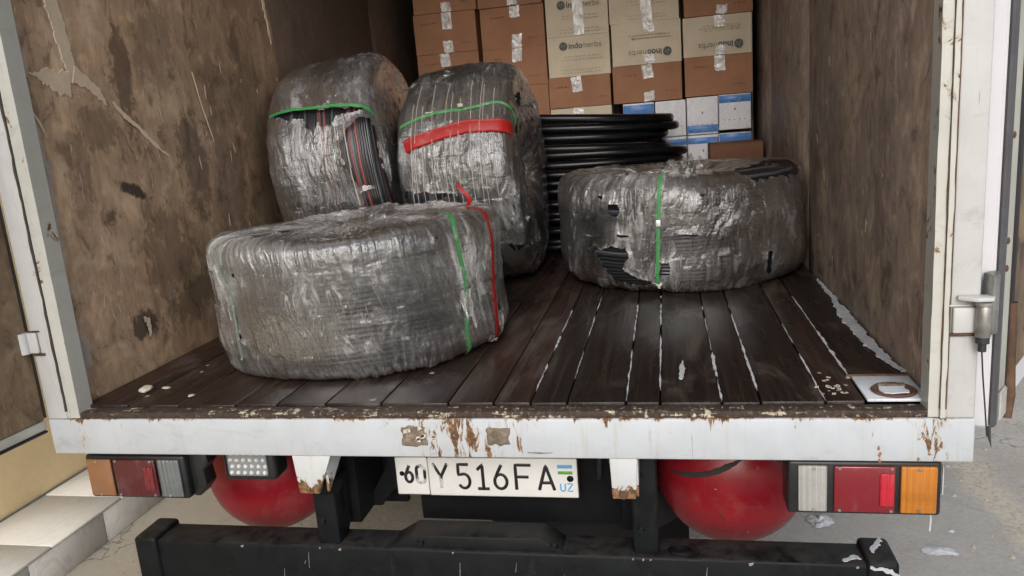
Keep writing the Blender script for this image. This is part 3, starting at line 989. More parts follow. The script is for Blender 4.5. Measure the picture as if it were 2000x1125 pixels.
# torn-off latch mounts and the bolt hole on the sill
def scar(x0, x1, z0, z1, seed):
    n, m = 22, 18
    g, h = np.meshgrid(np.linspace(0, 1, n), np.linspace(0, 1, m), indexing='ij')
    X = x0 + (x1 - x0) * g + .004 * vn(h * 5, g * 3, seed)
    Z = z0 + (z1 - z0) * h + .004 * vn(g * 5, h * 3, seed + 1)
    e = np.minimum(np.minimum(g, 1 - g), np.minimum(h, 1 - h)) * 6
    Y = -.001 - np.clip(e, 0, 1) * (.003 + .006 * np.abs(fbm(g * 5, h * 5, seed + 2, 4)))
    Y[0, :] = Y[-1, :] = Y[:, 0] = Y[:, -1] = .002
    V = np.stack([X, Y, Z], -1).reshape(-1, 3)
    return link('latch_scar', fast_mesh('latch_scar', V, grid_faces(n, m)), 'scar', T, label='rusted scar of a torn off latch')
scar(-.142, -.078, -.093, -.040, 3)
scar(.072, .130, -.090, -.042, 9)
for i in range(7):
    px, pz = -.135 + .05 * rs.random(), -.09 + .045 * rs.random()
    patch('paint_chip', [(px, pz), (px + .012, pz + .004), (px + .010, pz + .012), (px + .001, pz + .009)], 1, -.0118, 'cream', T, thick=.002, jag=.003, seed=70 + i, step=.004)
lathe('bolt_hole', [(.011, .001), (.011, -.002), (.006, -.002), (.006, .004), (0, .004)], (-.006, 0, -.066), (0, 1, 0), 'rusty', T, 20)
# rust run on the right end and gouges
for q, (xx, zz, hh) in enumerate(((.948, -.086, .010), (.951, -.100, .014), (.950, -.116, .008), (1.028, -.112, .010))):
    streak('rust_run', [(xx, zz), (xx + .001, zz - hh * .5), (xx, zz - hh)], [.0012, .0038, .0010], 1, -.0004, 'rust_light', T, thick=-.0008, jag=.003, seed=2 + q, step=.003)
streak('gouge', [(.17, -.108), (.20, -.1085), (.23, -.108)], [.0006, .0012, .0006], 1, -.0005, 'rusty', T, thick=-.001, jag=.0006, seed=2, step=.01)

# hanging brackets under the sill
def bracket(x0, x1, xb0, xb1, zb, gus):
    prism('sill_bracket', [(x0, -.1235), (x1, -.1235), (xb1, zb), (xb0, zb)], 1, .004, .012, 'brk', T, bev=.001)
    s = x1 if gus > 0 else x0
    sb = xb1 if gus > 0 else xb0
    bm_pts = [(.013, -.1235), (.165, -.1235), (.0135, zb + .002)]
    prism('bracket_gusset', bm_pts, 0, (s + sb) / 2 - .004, (s + sb) / 2 + .004, 'brk', T, bev=.001)
bracket(-.445, -.340, -.437, -.383, -.228, 1)
bracket(.363, .427, .366, .420, -.226, 1)
lathe('bolt', [(0, -.006), (.009, -.006), (.011, -.002), (.011, .004)], (.392, .004, -.215), (0, 1, 0), 'rusty', T, 14)

# floor lashing plate with recessed ring in the right rear corner
lp = box('lashing_plate', .936, 1.064, .05, .205, -.004, .003, 'plate_w', T, bev=.002)
box('lip', .925, 1.066, .206, .2135, -.004, .006, 'rusty', lp, bev=.002)
lathe('cup', [(.040, .0035), (.046, .0045), (.048, .007), (.045, .010), (.040, .008), (.034, .0055), (0, .005)], (1.003, .098, 0), (0, 0, 1), 'rusty', lp, 28)
patch('flake', [(.975, .075), (1.03, .075), (1.03, .118), (.975, .118)], 2, .0065, 'plate_w', lp, thick=.0025, jag=.005, seed=3)
box('ring_tab', .974, 1.034, .118, .132, .004, .013, 'scar', lp, bev=.003)

# hinges
def plate_box(*a, **k): return box(*a, **k)
h = box('hinge', 1.082, 1.128, -.012, -.0015, .168, .222, 'post', T, bev=.003, label='right door hinge')
lathe('knuckle', [(.0, .0), (.0125, .0), (.0145, .003), (.0145, .062), (.0125, .066), (0, .066)], (1.134, -.022, .163), (0, 0, 1), 'steel', h, 24)
lathe('knuckle_collar', [(.0, .0), (.0165, .0), (.0165, .007), (.0, .007)], (1.134, -.022, .2295), (0, 0, 1), 'steel', h, 20)
prism('hinge_strap', [(1.088, -.014), (1.118, -.036), (1.148, -.034), (1.158, -.012), (1.150, -.001), (1.09, -.0015)], 2, .2385, .247, 'post', h, bev=.002)
lathe('pin', [(0, -.03), (.008, -.03), (.008, -.012), (.013, -.012), (.013, 0), (0, 0)], (1.134, -.022, .1625), (0, 0, 1), 'rubber', h, 14)
box('weld', 1.078, 1.128, -.008, .0, .160, .1675, 'rusty', h, bev=.003)
box('weld', 1.075, 1.118, -.006, .0, .2225, .228, 'lip', h, bev=.0025)
tube('wire', [(1.134, -.022, .133), (1.139, -.020, .08), (1.150, -.012, .0), (1.158, -.006, -.06)], .0016, 'rubber', h, 6)
prism('door_leaf', [(1.142, .012), (1.150, -.022), (1.166, -.010), (1.176, .02), (1.165, .03)], 2, .165, .29, 'steel', h, bev=.003)
h2 = box('hinge', -1.150, -1.118, -.010, -.0015, .166, .222, 'post', T, bev=.003, label='left door hinge')
box('weld', -1.146, -1.106, -.006, .0, .158, .1655, 'seal', h2, bev=.002)
box('weld', -1.146, -1.110, -.006, .0, .2225, .2265, 'seal', h2, bev=.002)
lathe('knuckle', [(0, 0), (.014, 0), (.014, .056), (0, .056)], (-1.158, -.010, .166), (0, 0, 1), 'post', h2, 16)

# open doors.  each is built along a local direction from its hinge
def door(hx, hy, ang, zbot, thick, flip, gasket_len):
    d = Vector((math.cos(R_(ang)), math.sin(R_(ang)), 0))          # away from the hinge
    nrm = Vector((-d.y, d.x, 0)) * flip                                # inner face, towards the camera
    L = 1.02
    def P(a, b, z): return Vector((hx, hy, 0)) + d * a + nrm * b + Vector((0, 0, z))
    def dbox(name, a0, a1, b0, b1, z0, z1, mat, par, bev=.003, **k):
        bm = bmesh.new()
        bmesh.ops.create_cube(bm, size=1)
        for v in bm.verts:
            v.co = P(a0 if v.co.x < 0 else a1, b0 if v.co.y < 0 else b1, z0 if v.co.z < 0 else z1)
        bmesh.ops.recalc_face_normals(bm, faces=bm.faces)
        if bev: bmesh.ops.bevel(bm, geom=list(bm.edges), offset=bev, segments=2, affect='EDGES')
        me = bpy.data.meshes.new(name); bm.to_mesh(me); bm.free()
        return link(name, me, mat, par, **k)
    D = dbox('door', 0, L, -thick, -.004, zbot, HT, 'gaslight', T, .004, label='open %s rear door' % ('left' if hx < 0 else 'right'))
    return D, dbox, P
RD, rbox, RP = door(1.172, .020, 58, -.055, .052, -1, 0)
rbox('door_seal', -.002, .020, -.002, .010, -.05, HT, 'dkgasket', RD, .003)
rbox('inner_frame', .021, .098, -.0035, .006, -.015, HT, 'alum', RD, .003)
rbox('inner_panel', .120, 1.0, -.0035, .004, .02, HT, 'door_in', RD, .002)
rbox('panel_trim', .0985, .119, -.0035, .012, -.01, HT, 'rubber', RD, .004)
for z in (.287, .345, .56, .90, 1.2):
    c = RP(.045, .006, z); n = (RP(0, 1, 0) - RP(0, 0, 0))
    lathe('rivet', [(.0075, -.001), (.007, .002), (.003, .004), (0, .004)], c, n, 'rusty', RD, 12)
rbox('bottom_bracket', .03, .085, .007, .014, -.045, .02, 'lip', RD, .003)
tube('torn_seal', [(1.166, .010, -.045), (1.167, .006, -.065), (1.170, .0, -.088)], .005, 'rubber', RD, 8, taper=[1, .7, .1])
V = [RP(.10, .012, .06), RP(.125, .016, -.03), RP(.11, .03, -.07), RP(.085, .022, -.075), RP(.075, .012, -.05)]
tube('rusty_end', [RP(.112, .008, .20), RP(.112, .012, .06), RP(.105, .014, -.01), RP(.085, .016, -.055)], .012, 'rusty', RD, 8, taper=[1, .9, 1.1, .8])
LD, lbox, LP = door(-1.160, .006, 266, -.055, .045, 1, 0)
lbox('inner_panel', .004, .99, -.0035, .004, -.025, HT, 'door_in', LD, .002)
lbox('door_seal', -.002, .0035, -.002, .008, -.02, HT, 'rubber', LD, .002)
lbox('bottom_trim', .002, 1.0, -.003, .007, -.052, -.0265, 'alum', LD, .004)
lbox('bottom_seal', .0, 1.0, -.02, .004, -.062, -.0555, 'rubber', LD, .002)

# ---- tail lamps
def tail(xo, xi, z0, z1, s, sfx):
    """xo outer end, xi inner end (x), s = side"""
    xa, xb = min(xo, xi), max(xo, xi)
    H = box('tail_lamp', xa, xb, .030, .115, z0, z1, 'lampbox', T, bev=.008, seg=3, label='%s tail lamp cluster' % ('left' if s < 0 else 'right'))
    W_ = abs(xo - xi)
    def seg(f0, f1, name, mat, inset=.0095):
        a, b = xo - s * W_ * f0, xo - s * W_ * f1
        return box(name, min(a, b), max(a, b), .0215, .0305, z0 + inset, z1 - inset, mat, H, bev=.003)
    if s > 0:
        seg(.035, .265, 'amber_lens', 'amber'); seg(.30, .695, 'red_lens', 'redlens'); seg(.74, .93, 'clear_lens', 'clear')
        a, b = xo - s * W_ * .31, xo - s * W_ * .40
        box('reflector', min(a, b), max(a, b), .0185, .0210, z0 + .028, z1 - .026, 'reflector', H, bev=.001)
        sc = [(.15, z1 - .016), (.15, z0 + .016), (.325, z1 - .014), (.66, z1 - .014), (.325, z0 + .014), (.66, z0 + .014), (.83, z1 - .016), (.83, z0 + .014)]
    else:
        seg(.03, .275, 'amber_lens', 'amber_l'); seg(.30, .72, 'red_lens', 'redlens_l'); seg(.745, .955, 'clear_lens', 'clear_l')
        a, b = xo - s * W_ * .60, xo - s * W_ * .70
        box('reflector', min(a, b), max(a, b), .0185, .0210, z0 + .03, z1 - .03, 'reflector_l', H, bev=.001)
        sc = [(.13, z1 - .016), (.13, z0 + .014), (.33, z1 - .014), (.68, z1 - .014), (.33, z0 + .014), (.68, z0 + .014), (.83, z1 - .016), (.83, z0 + .014)]
    for f, z in sc:
        lathe('screw', [(0, -.002), (.003, -.0015), (.0042, 0), (.0042, .002)], (xo - s * W_ * f, .0212, z), (0, 1, 0), 'steel', H, 10)
    return H
HR = tail(1.088, .764, -.267, -.136, 1, 'right')
HL = tail(-1.084, -.778, -.266, -.140, -1, 'left')
prism('bracket_ear', [(-.777, -.142), (-.725, -.142), (-.722, -.170), (-.740, -.190), (-.735, -.235), (-.760, -.266), (-.777, -.266)], 1, .05, .10, 'lampbox', HL, bev=.003)
box('lamp_arm', .80, .84, .06, .09, -.136, -.124, 'lampbox', HR, bev=.002)
box('lamp_arm', 1.0, 1.04, .06, .09, -.136, -.124, 'lampbox', HR, bev=.002)
box('lamp_arm', -.86, -.82, .06, .09, -.140, -.124, 'lampbox', HL, bev=.002)
box('lamp_arm', -1.04, -1.0, .06, .09, -.140, -.124, 'lampbox', HL, bev=.002)
tube('plastic_shred', [(1.072, .05, -.266), (1.074, .05, -.285), (1.073, .05, -.315)], .0025, 'chalk', HR, 6, taper=[.6, 1, .9])
box('label_strip', 1.0895, 1.0915, .032, .038, -.215, -.145, 'chalk', HR, bev=0)

# ---- LED work lamp
WLp = box('work_lamp', -.695, -.540, .075, .150, -.232, -.128, 'lampbox', T, bev=.014, seg=3, label='square clear led work lamp')
box('lens', -.676, -.560, .0715, .076, -.214, -.140, 'led', WLp, bev=.006)
for i in range(6):
    for j in range(4):
        bm_c = (-.668 + i * .0195 + (j % 2) * .004, .0712, -.206 + j * .0185)
        lathe('led', [(0, -.004), (.004, -.003), (.0062, 0), (.0062, .001)], bm_c, (0, 1, 0), 'ledstud', WLp, 10)

# ---- number plate
PY = .262
def pz(zmm): return -.244 - zmm * .001
PX0, PXW = -.273, .523
def PXm(mm): return PX0 + mm * .001
NP = box('number_plate', PX0 - .004, PX0 + PXW + .004, PY, PY + .008, -.364, -.240, 'lampbox', T, bev=.003, label='white number plate')
box('plate_face', PX0, PX0 + .0955, PY - .004, PY + .0005, -.3585, -.2445, 'plastic_white', NP, bev=.003)
box('plate_face', PX0 + .0975, PX0 + PXW, PY - .004, PY + .0005, -.3600, -.2445, 'plastic_white', NP, bev=.003)
def arc(cx, cz, rx, rz, a0, a1, n=14):
    return [(cx + rx * math.cos(R_(a0 + (a1 - a0) * i / n)), cz + rz * math.sin(R_(a0 + (a1 - a0) * i / n))) for i in range(n + 1)]
G = {   # glyphs drawn in a unit box, x right, z up
    '6': [arc(.5, .30, .46, .30, 140, 500, 26) , [(.12, .46), (.30, .68), (.62, 1.0)]],
    '0': [[(.04, .25)] + arc(.5, .22, .46, .22, 180, 360) + arc(.5, .78, .46, .22, 0, 180) + [(.04, .25)]],
    'Y': [[(.0, 1), (.5, .45), (.5, 0)], [(1, 1), (.5, .45)]],
    '5': [[(.92, 1), (.08, 1), (.06, .56), (.5, .60)] + arc(.5, .30, .46, .30, 85, -150, 16)],
    '1': [[(.08, .78), (.52, 1), (.52, 0)], [(.04, 0), (1, 0)]],
    'F': [[(0, 0), (0, 1), (1, 1)], [(0, .52), (.82, .52)]],
    'A': [[(0, 0), (.5, 1), (1, 0)], [(.17, .30), (.83, .30)]],
    'U': [[(0, 1), (0, .3)] + arc(.5, .28, .5, .28, 180, 360) + [(1, .3), (1, 1)]],
    'Z': [[(0, 1), (1, 1), (0, 0), (1, 0)]],
}
def glyph(ch, x0, x1, z0, z1, y, r, mat, par, name):
    VV, FF, off = [], [], 0
    for st in G[ch]:
        st = [(x0 + p[0] * (x1 - x0), z0 + p[1] * (z1 - z0)) for p in st]
        pts = []
        for i in range(len(st) - 1):
            p, q = np.array(st[i]), np.array(st[i + 1])
            m = max(1, int(np.linalg.norm(q - p) / .006))
            pts += [p + (q - p) * k / m for k in range(m)]
        pts.append(np.array(st[-1]))
        path = [(p[0], 0, p[1]) for p in pts]
        # joints kept round: one small flattened dome at each point, a bar between
        P = np.array(path)
        Tn = np.gradient(P, axis=0); Tn /= np.linalg.norm(Tn, axis=1)[:, None] + 1e-9
        U = np.stack([-Tn[:, 2], 0 * Tn[:, 0], Tn[:, 0]], 1)
        a = np.linspace(0, 2 * np.pi, 8, endpoint=False)
        rr = np.full(len(P), r); 
        Gm = P[:, None, :] + (np.cos(a)[None, :, None] * U[:, None, :] * rr[:, None, None])
        Gm[:, :, 1] += np.sin(a)[None, :] * r * .28
        Gm[:, :, 1] += y
        V = Gm.reshape(-1, 3)
        F = grid_faces(len(P), 8, False, True)
        caps = [[0, 1, 2, 3], [0, 3, 4, 7], [4, 5, 6, 7]]
        e = (len(P) - 1) * 8
        F = np.r_[F, np.array(caps), np.array(caps)[:, ::-1] + e]
        VV.append(V); FF.append(F + off); off += len(V)
    return link(name, fast_mesh(name, np.concatenate(VV), np.concatenate(FF)), mat, par)
gy = PY - .0042
for ch, a, b, t0, t1, mt, nm in (('6', 27, 50, 25, 76, 'plateink', 'digit'), ('0', 61, 87, 26, 78, 'wornink', 'digit'), ('Y', 112, 155, 17, 92, 'wornink', 'letter'),
        ('5', 183, 219, 20, 92, 'plateink', 'digit'), ('1', 238, 273, 20, 93, 'plateink', 'digit'), ('6', 288, 326, 20, 92, 'plateink', 'digit'),
        ('F', 351, 395, 20, 94, 'plateink', 'letter'), ('A', 415, 458, 21, 94, 'plateink', 'letter')):
    glyph(ch, PXm(a), PXm(b), pz(t1), pz(t0), gy, .0047 if nm != 'x' else .004, mt, NP, nm)
glyph('U', PXm(475), PXm(488), pz(96), pz(74), gy, .0022, 'skyblue', NP, 'letter')
glyph('Z', PXm(494), PXm(509), pz(96), pz(74), gy, .0022, 'skyblue', NP, 'letter')
box('flag_stripe', PXm(469), PXm(510), gy - .001, gy + .001, pz(28), pz(18), 'skyblue', NP, bev=.0004, seg=1)
box('flag_stripe', PXm(470), PXm(510), gy - .001, gy + .001, pz(46), pz(37), 'pgreen', NP, bev=.0004, seg=1)
for mm, zz, r in ((18, 50, .0075), (503, 59, .0095)):
    lathe('bolt', [(0, -.004), (r * .7, -.0035), (r, -.001), (r, .002)], (PXm(mm), PY - .004, pz(zz)), (0, 1, 0), 'black', NP, 14)
box('plate_bracket', -.12, .10, PY + .009, PY + .02, -.36, -.10, 'blackdark', T, bev=.002)

# ---- underbody
for x in (-.405, .405):
    box('chassis_rail', x - .035, x + .035, .20, 5.0, -.42, -.16, 'blackdark', T, bev=.004)
for yy in (.30, 1.0, 1.8, 2.6):
    box('cross_member', -1.0, 1.0, yy, yy + .05, -.16, -.101, 'blackdark', T, bev=.003)
box('rear_cross_member', -.23, .37, .32, .38, -.47, -.165, 'blackdark', T, bev=.004)
# bumper bar with end caps and posts
BB = box('bumper_bar', -.962, .962, .085, .185, -.552, -.428, 'black', T, bev=.007, seg=3)
for s in (-1, 1):
    xs = sorted((s * .95, s * 1.022))
    cpo = box('end_cap', xs[0], xs[1], .074, .196, -.566, -.415, 'black', BB, bev=.012, seg=3)
streak('scrape', [(.955, -.427), (.985, -.430), (1.02, -.445)], [.003, .006, .003], 1, .0735, 'chalk', BB, thick=-.0015, jag=.004, seed=3, step=.005)
streak('scrape', [(.97, .12), (.99, .16), (1.005, .19)], [.004, .008, .003], 2, -.4148, 'chalk', BB, thick=.0015, jag=.005, seed=4, step=.005)
streak('scrape', [(.90, .10), (.935, .12), (.945, .11)], [.004, .008, .003], 2, -.4279, 'chalk', BB, thick=.001, jag=.004, seed=9, step=.005)
for i in range(9):
    px = rs.uniform(-.93, .93)
    s = rs.uniform(.0015, .006)
    patch('scratch', [(px, -.43 - s), (px + s * 2.4, -.431), (px + s * 2, -.4335 - s), (px + s * .5, -.434 - s * 1.4)], 1, .0848, 'haze_scuff', BB, thick=-.0006, jag=.001, seed=200 + i, step=.003)
for i in range(10):
    px, pzz = rs.uniform(-.9, .6), rs.uniform(-.55, -.47)
    streak('scratch', [(px, pzz), (px + .004, pzz + rs.uniform(.01, .05))], [.0008, .0004], 1, .0848, 'haze_scuff', BB, thick=-.0005, jag=.0005, seed=300 + i, step=.01)
for x in (-.425, .435):
    pc = box('bumper_post', x - .032, x + .032, .10, .16, -.43, -.13, 'black', T, bev=.005)
    prism('post_gusset', [(.16, -.25), (.30, -.25), (.30, -.30), (.165, -.425)], 0, x - .02, x + .03, 'black', pc, bev=.002)
lathe('post_sleeve', [(.040, 0), (.046, .01), (.046, .03), (.036, .04), (.03, .04)], (-.425, .125, -.275), (0, 0, 1), 'black', T, 18)
lathe('tow_eye', [(.022, -.008), (.032, -.004), (.032, .004), (.022, .008), (.016, 0), (.022, -.008)], (.52, .120, -.428), (0, .3, 1), 'blackdark', T, 20)
# raised plate over the middle of the bumper bar
prism('step_plate', [(-.25, -.430), (-.185, -.392), (.165, -.392), (.225, -.430)], 1, .095, .180, 'black', T, bev=.004)
prism('jack_arm', [(-.30, -.17), (-.262, -.17), (-.268, -.28), (-.272, -.345), (-.288, -.345), (-.30, -.27)], 1, .26, .30, 'blackdark', T, bev=.003)
prism('brace', [(-.40, -.42), (-.345, -.42), (-.235, -.28), (-.235, -.22), (-.27, -.22)], 1, .30, .34, 'blackdark', T, bev=.003)
for k, (xa, za) in enumerate(((-.30, -.20), (.30, -.19), (.335, -.24))):
    tube('brake_pipe', [(xa, .28, za), (xa + .01, .29, za - .06), (xa + .005, .31, za - .13), (xa - .02, .40, za - .16), (xa - .02, 1.6, za - .14)], .006 + .003 * (k == 1), 'rubber', T, 8)
tube('wiring', [(-.74, .12, -.16), (-.66, .16, -.145), (-.56, .16, -.15), (-.47, .18, -.15), (-.42, .25, -.18)], .005, 'rubber', T, 8)
tube('wiring', [(.76, .10, -.17), (.66, .16, -.15), (.52, .18, -.15), (.46, .25, -.18)], .005, 'rubber', T, 8)
for x in (-.425, .435):
    for z in (-.17, -.21, -.36):
        lathe('bolt', [(0, -.007), (.008, -.007), (.010, -.001), (.010, .003)], (x - .012, .0985, z), (0, 1, 0), 'black', T, 6)
for x in (-.16, .20):
    lathe('bolt', [(0, -.006), (.009, -.006), (.011, -.001), (.011, .003)], (x, .0935, -.412), (0, 1, 0), 'black', T, 6)
box('added_dark_panel', .455, .55, .62, .64, -.70, -.165, 'blackdark', T, bev=.003)  # dark sheets added to keep the underside black beside the posts
box('added_dark_panel', -.40, -.30, .40, .42, -.46, -.165, 'blackdark', T, bev=.003)
box('mud_flap', -1.0, -.42, 1.70, 1.712, -.86, -.165, 'tyre', T, bev=.003)
box('mud_flap', .42, 1.0, 1.70, 1.712, -.86, -.165, 'tyre', T, bev=.003)
# spare wheel slung flat behind the bumper
SW = lathe('spare_wheel', [(.20, -.085), (.34, -.095), (.385, -.06), (.395, 0), (.385, .06), (.34, .095), (.20, .085), (.20, -.085)], (.20, .80, -.53), (0, 0, 1), 'tyre', T, 48)
lathe('rim', [(.198, -.07), (.16, -.06), (.15, .0), (.06, .01), (0, .01)], (.20, .80, -.53), (0, 0, 1), 'blackdark', SW, 32)
box('axle', -.8, .8, 2.15, 2.27, -.62, -.50, 'blackdark', T, bev=.02)
for x in (-.86, -.60, .60, .86):
    w = lathe('wheel', [(.20, -.10), (.36, -.10), (.39, -.07), (.40, 0), (.39, .07), (.36, .10), (.20, .10), (.20, -.10)], (x, 2.21, ZG + .40), (1, 0, 0), 'tyre', T, 40)
    lathe('rim', [(.198, -.08), (.16, -.06), (.14, .02), (0, .02)], (x, 2.21, ZG + .40), (1, 0, 0), 'blackdark', w, 24)
# front part of the truck, out of sight past the load: cab and front wheels
prism('cab', [(3.62, -.45), (3.62, 1.15), (4.9, 1.15), (5.25, .35), (5.3, -.45)], 0, -.98, .98, 'outer', T, bev=.03)
for x in (-.82, .82):
    w = lathe('wheel', [(.20, -.10), (.36, -.10), (.39, -.07), (.40, 0), (.39, .07), (.36, .10), (.20, .10), (.20, -.10)], (x, 4.6, ZG + .40), (1, 0, 0), 'tyre', T, 32)
    lathe('rim', [(.198, -.08), (.16, -.06), (.14, .02), (0, .02)], (x, 4.6, ZG + .40), (1, 0, 0), 'blackdark', w, 20)

# ---- red gas tanks slung lengthways under the floor
def tank(cx, cz, y0, L, R, label):
    prof = [(R * math.sin(a), R * .80 * (1 - math.cos(a))) for a in np.linspace(0, math.pi / 2, 16)]
    prof += [(R, R * .80 + (L - R * 1.6) * k / 4) for k in range(1, 5)]
    prof += [(R * math.cos(a), L - R * .80 + R * .80 * math.sin(a)) for a in np.linspace(0, math.pi / 2, 10)[1:]]
    t = lathe('gas_tank', prof, (cx, y0, cz), (0, 1, 0), 'tankred', T, 56, label=label)
    lathe('weld_seam', [(R * 1.0005, -.006), (R + .003, -.003), (R + .003, .003), (R * 1.0005, .006)], (cx, y0 + R * .82, cz), (0, 1, 0), 'tankred', t, 48)
    for yy in (.30, .75):
        lathe('tank_strap', [(R + .001, -.02), (R + .006, -.02), (R + .006, .02), (R + .001, .02)], (cx, y0 + L * yy, cz), (0, 1, 0), 'blackdark', t, 48)
    return t
TR = tank(.672, -.372, .30, 1.15, .212, 'right red gas tank with a black scuff')
TL = tank(-.790, -.378, .30, 1.15, .206, 'left red gas tank')
# a black scuff wiped across the right tank's dome
def dome_strip(cx, cz, y0, R, pts, widths, mat, par):
    pts = np.array(pts, float)
    k = np.linspace(0, 1, 40)
    kk = np.linspace(0, 1, len(pts))
    X, Z, Wd = np.interp(k, kk, pts[:, 0]), np.interp(k, kk, pts[:, 1]), np.interp(k, kk, widths)
    V = []
    for i in range(40):
        for j in range(5):
            z = Z[i] + (j - 2) / 2 * Wd[i] * (1 + .3 * float(vn(np.array(i * .7), np.array(j * .5), 3)))
            r = math.hypot(X[i] - cx, z - cz)
            yy = y0 + R * .80 * (1 - math.sqrt(max(0, 1 - min(.999, (r / R))**2)))
            V.append((X[i], yy - .0016 + (.0012 if j in (0, 4) else 0), z))
    return link('scuff', fast_mesh('scuff', np.array(V), grid_faces(40, 5)), mat, par)
dome_strip(.672, -.372, .30, .212, [(.50, -.33), (.54, -.325), (.60, -.312), (.66, -.285), (.72, -.255)], [.002, .007, .009, .007, .002], 'smudge', TR)

# ================================================================== CARTONS
dg = None
def text_mesh(s, size, bold=0.0):
    cu = bpy.data.curves.new('txt', 'FONT')
    cu.body = s
    cu.size = size
    cu.offset = bold
    cu.extrude = .0003
    cu.resolution_u = 3
    o = bpy.data.objects.new('txt', cu)
    COL.objects.link(o)
    bpy.context.view_layer.update()
    me = bpy.data.meshes.new_from_object(o.evaluated_get(bpy.context.evaluated_depsgraph_get()))
    bpy.data.objects.remove(o)
    return me
TXT_B = text_mesh('indo', .047, .0012)
TXT_L = text_mesh('herbs', .047, 0)
wB = max(v.co.x for v in TXT_B.vertices)
for m_ in (TXT_B, TXT_L):
    m_.materials.clear()
TXT_B.materials.append(MAT['ink'])
tl_m = plain('pale_grey_ink', (.24, .215, .175), .7, var=.1)
TXT_L.materials.append(tl_m)

def carton(x0, x1, z0, z1, y0, mat, label, depth=.36, name='carton', group='cartons stacked against the front bulkhead', tapes=('top', 'bot'), seed=0, tx=None):
    r = random.Random(seed * 7 + 3)
    x0 += .0035; x1 -= .0035; z0 += .0012; z1 -= .0012
    cx = (x0 + x1) / 2
    o = thing(name, (cx, y0 + depth / 2, z0), label, 'box', group)
    # body: front face lightly bulged
    n = 9
    g, h = np.meshgrid(np.linspace(0, 1, n), np.linspace(0, 1, n), indexing='ij')
    bul = r.uniform(-.002, .007)
    rot = r.uniform(-.008, .008)
    X = x0 + (x1 - x0) * g
    Z = z0 + (z1 - z0) * h
    Y = y0 - bul * np.sin(np.pi * g) * np.sin(np.pi * h) + rot * (g - .5) + .003 * vn(g * 3, h * 3, seed)
    fr = np.stack([X, Y, Z], -1).reshape(-1, 3)
    bk = fr.copy(); bk[:, 1] = y0 + depth
    V = np.r_[fr, bk]
    F = grid_faces(n, n).tolist()
    N = n * n
    F = [tuple(f) for f in F] + [tuple(q + N for q in f[::-1]) for f in F]
    for i in range(n - 1):
        for (a, b) in ((i * n, (i + 1) * n), ((i + 1) * n + n - 1, i * n + n - 1), (i + 1, i), ((n - 1) * n + i, (n - 1) * n + i + 1)):
            F.append((a, b, b + N, a + N)[::-1])
    b = pydata('body', V, F, mat, o)
    bm = bmesh.new(); bm.from_mesh(b.data); bmesh.ops.recalc_face_normals(bm, faces=bm.faces); bm.to_mesh(b.data); bm.free()
    b.data.shade_smooth(); b.data.set_sharp_from_angle(angle=R_(40))
    # clear tape, a little wrinkled
    H = z1 - z0
    tcx = cx + (r.uniform(-.02, .02) if tx is None else tx)
    for tp in tapes:
        w = .030
        L = r.uniform(.06, .10) if tp != 'full' else H - .004
        za, zb = (z1 - L, z1 - .001) if tp == 'top' else (z0 + .001, z0 + L * .8) if tp == 'bot' else (z0 + .002, z1 - .002)
        m = 14
        gg, hh = np.meshgrid(np.linspace(-1, 1, 8), np.linspace(0, 1, m), indexing='ij')
        sk = r.uniform(-.05, .05)
        XX = tcx + gg * w + hh * sk * .2 + .002 * vn(hh * 6, gg * 0, seed + 5)
        ZZ = za + (zb - za) * hh + .004 * vn(gg * 4, hh * 0 + 2, seed + 9)
        YY = y0 - .004 - abs(bul) - .010 * np.abs(fbm(gg * 2.2 + seed, hh * 4, seed + 11, 3))
        YY -= abs(rot) * .5
        link('tape', fast_mesh('tape', np.stack([XX, YY, ZZ], -1).reshape(-1, 3), grid_faces(8, m)), 'tape', o)
    o['_y'] = y0 - abs(bul) - .0035
    return o

def logo(o, x, z, flip=False, s=1.0):
    """round seal and the two printed words; flip = box stands upside down"""
    y = o['_y']
    base = wloc(o)
    f = -1 if flip else 1
    def put(name, me, lx, lz, mat=None):
        q = bpy.data.objects.new(name, me)
        COL.objects.link(q)
        q.parent = o
        R = Matrix(((f, 0, 0), (0, 0, 1), (0, f, 0))).to_4x4()        # text x,y -> world x,z
        if flip: R = Matrix(((-1, 0, 0, 0), (0, 0, -1, 0), (0, -1, 0, 0), (0, 0, 0, 1)))
        else: R = Matrix(((1, 0, 0, 0), (0, 0, -1, 0), (0, 1, 0, 0), (0, 0, 0, 1)))
        q.matrix_local = Matrix.Translation(Vector((x + f * lx, y, z + f * lz)) - base) @ R @ Matrix.Scale(s, 4)
        return q
    put('lettering', TXT_B, .040 * s, -.016 * s)
    put('lettering', TXT_L, (.040 + wB + .004) * s, -.016 * s)
    lathe('seal', [(0, -.0006), (.0245 * s, -.0006), (.0245 * s, .0004)], (x + f * .010 * s, y, z), (0, 1, 0), 'ink', o, 28)
    for q in range(5):
        tube('seal_line', [(x + f * .010 * s + .019 * s * math.cos(2.4 * q) * k, y - .001, z + .019 * s * math.sin(2.4 * q) * k) for k in (.2, .6, 1)], .0011, 'inkfaint', o, 5)

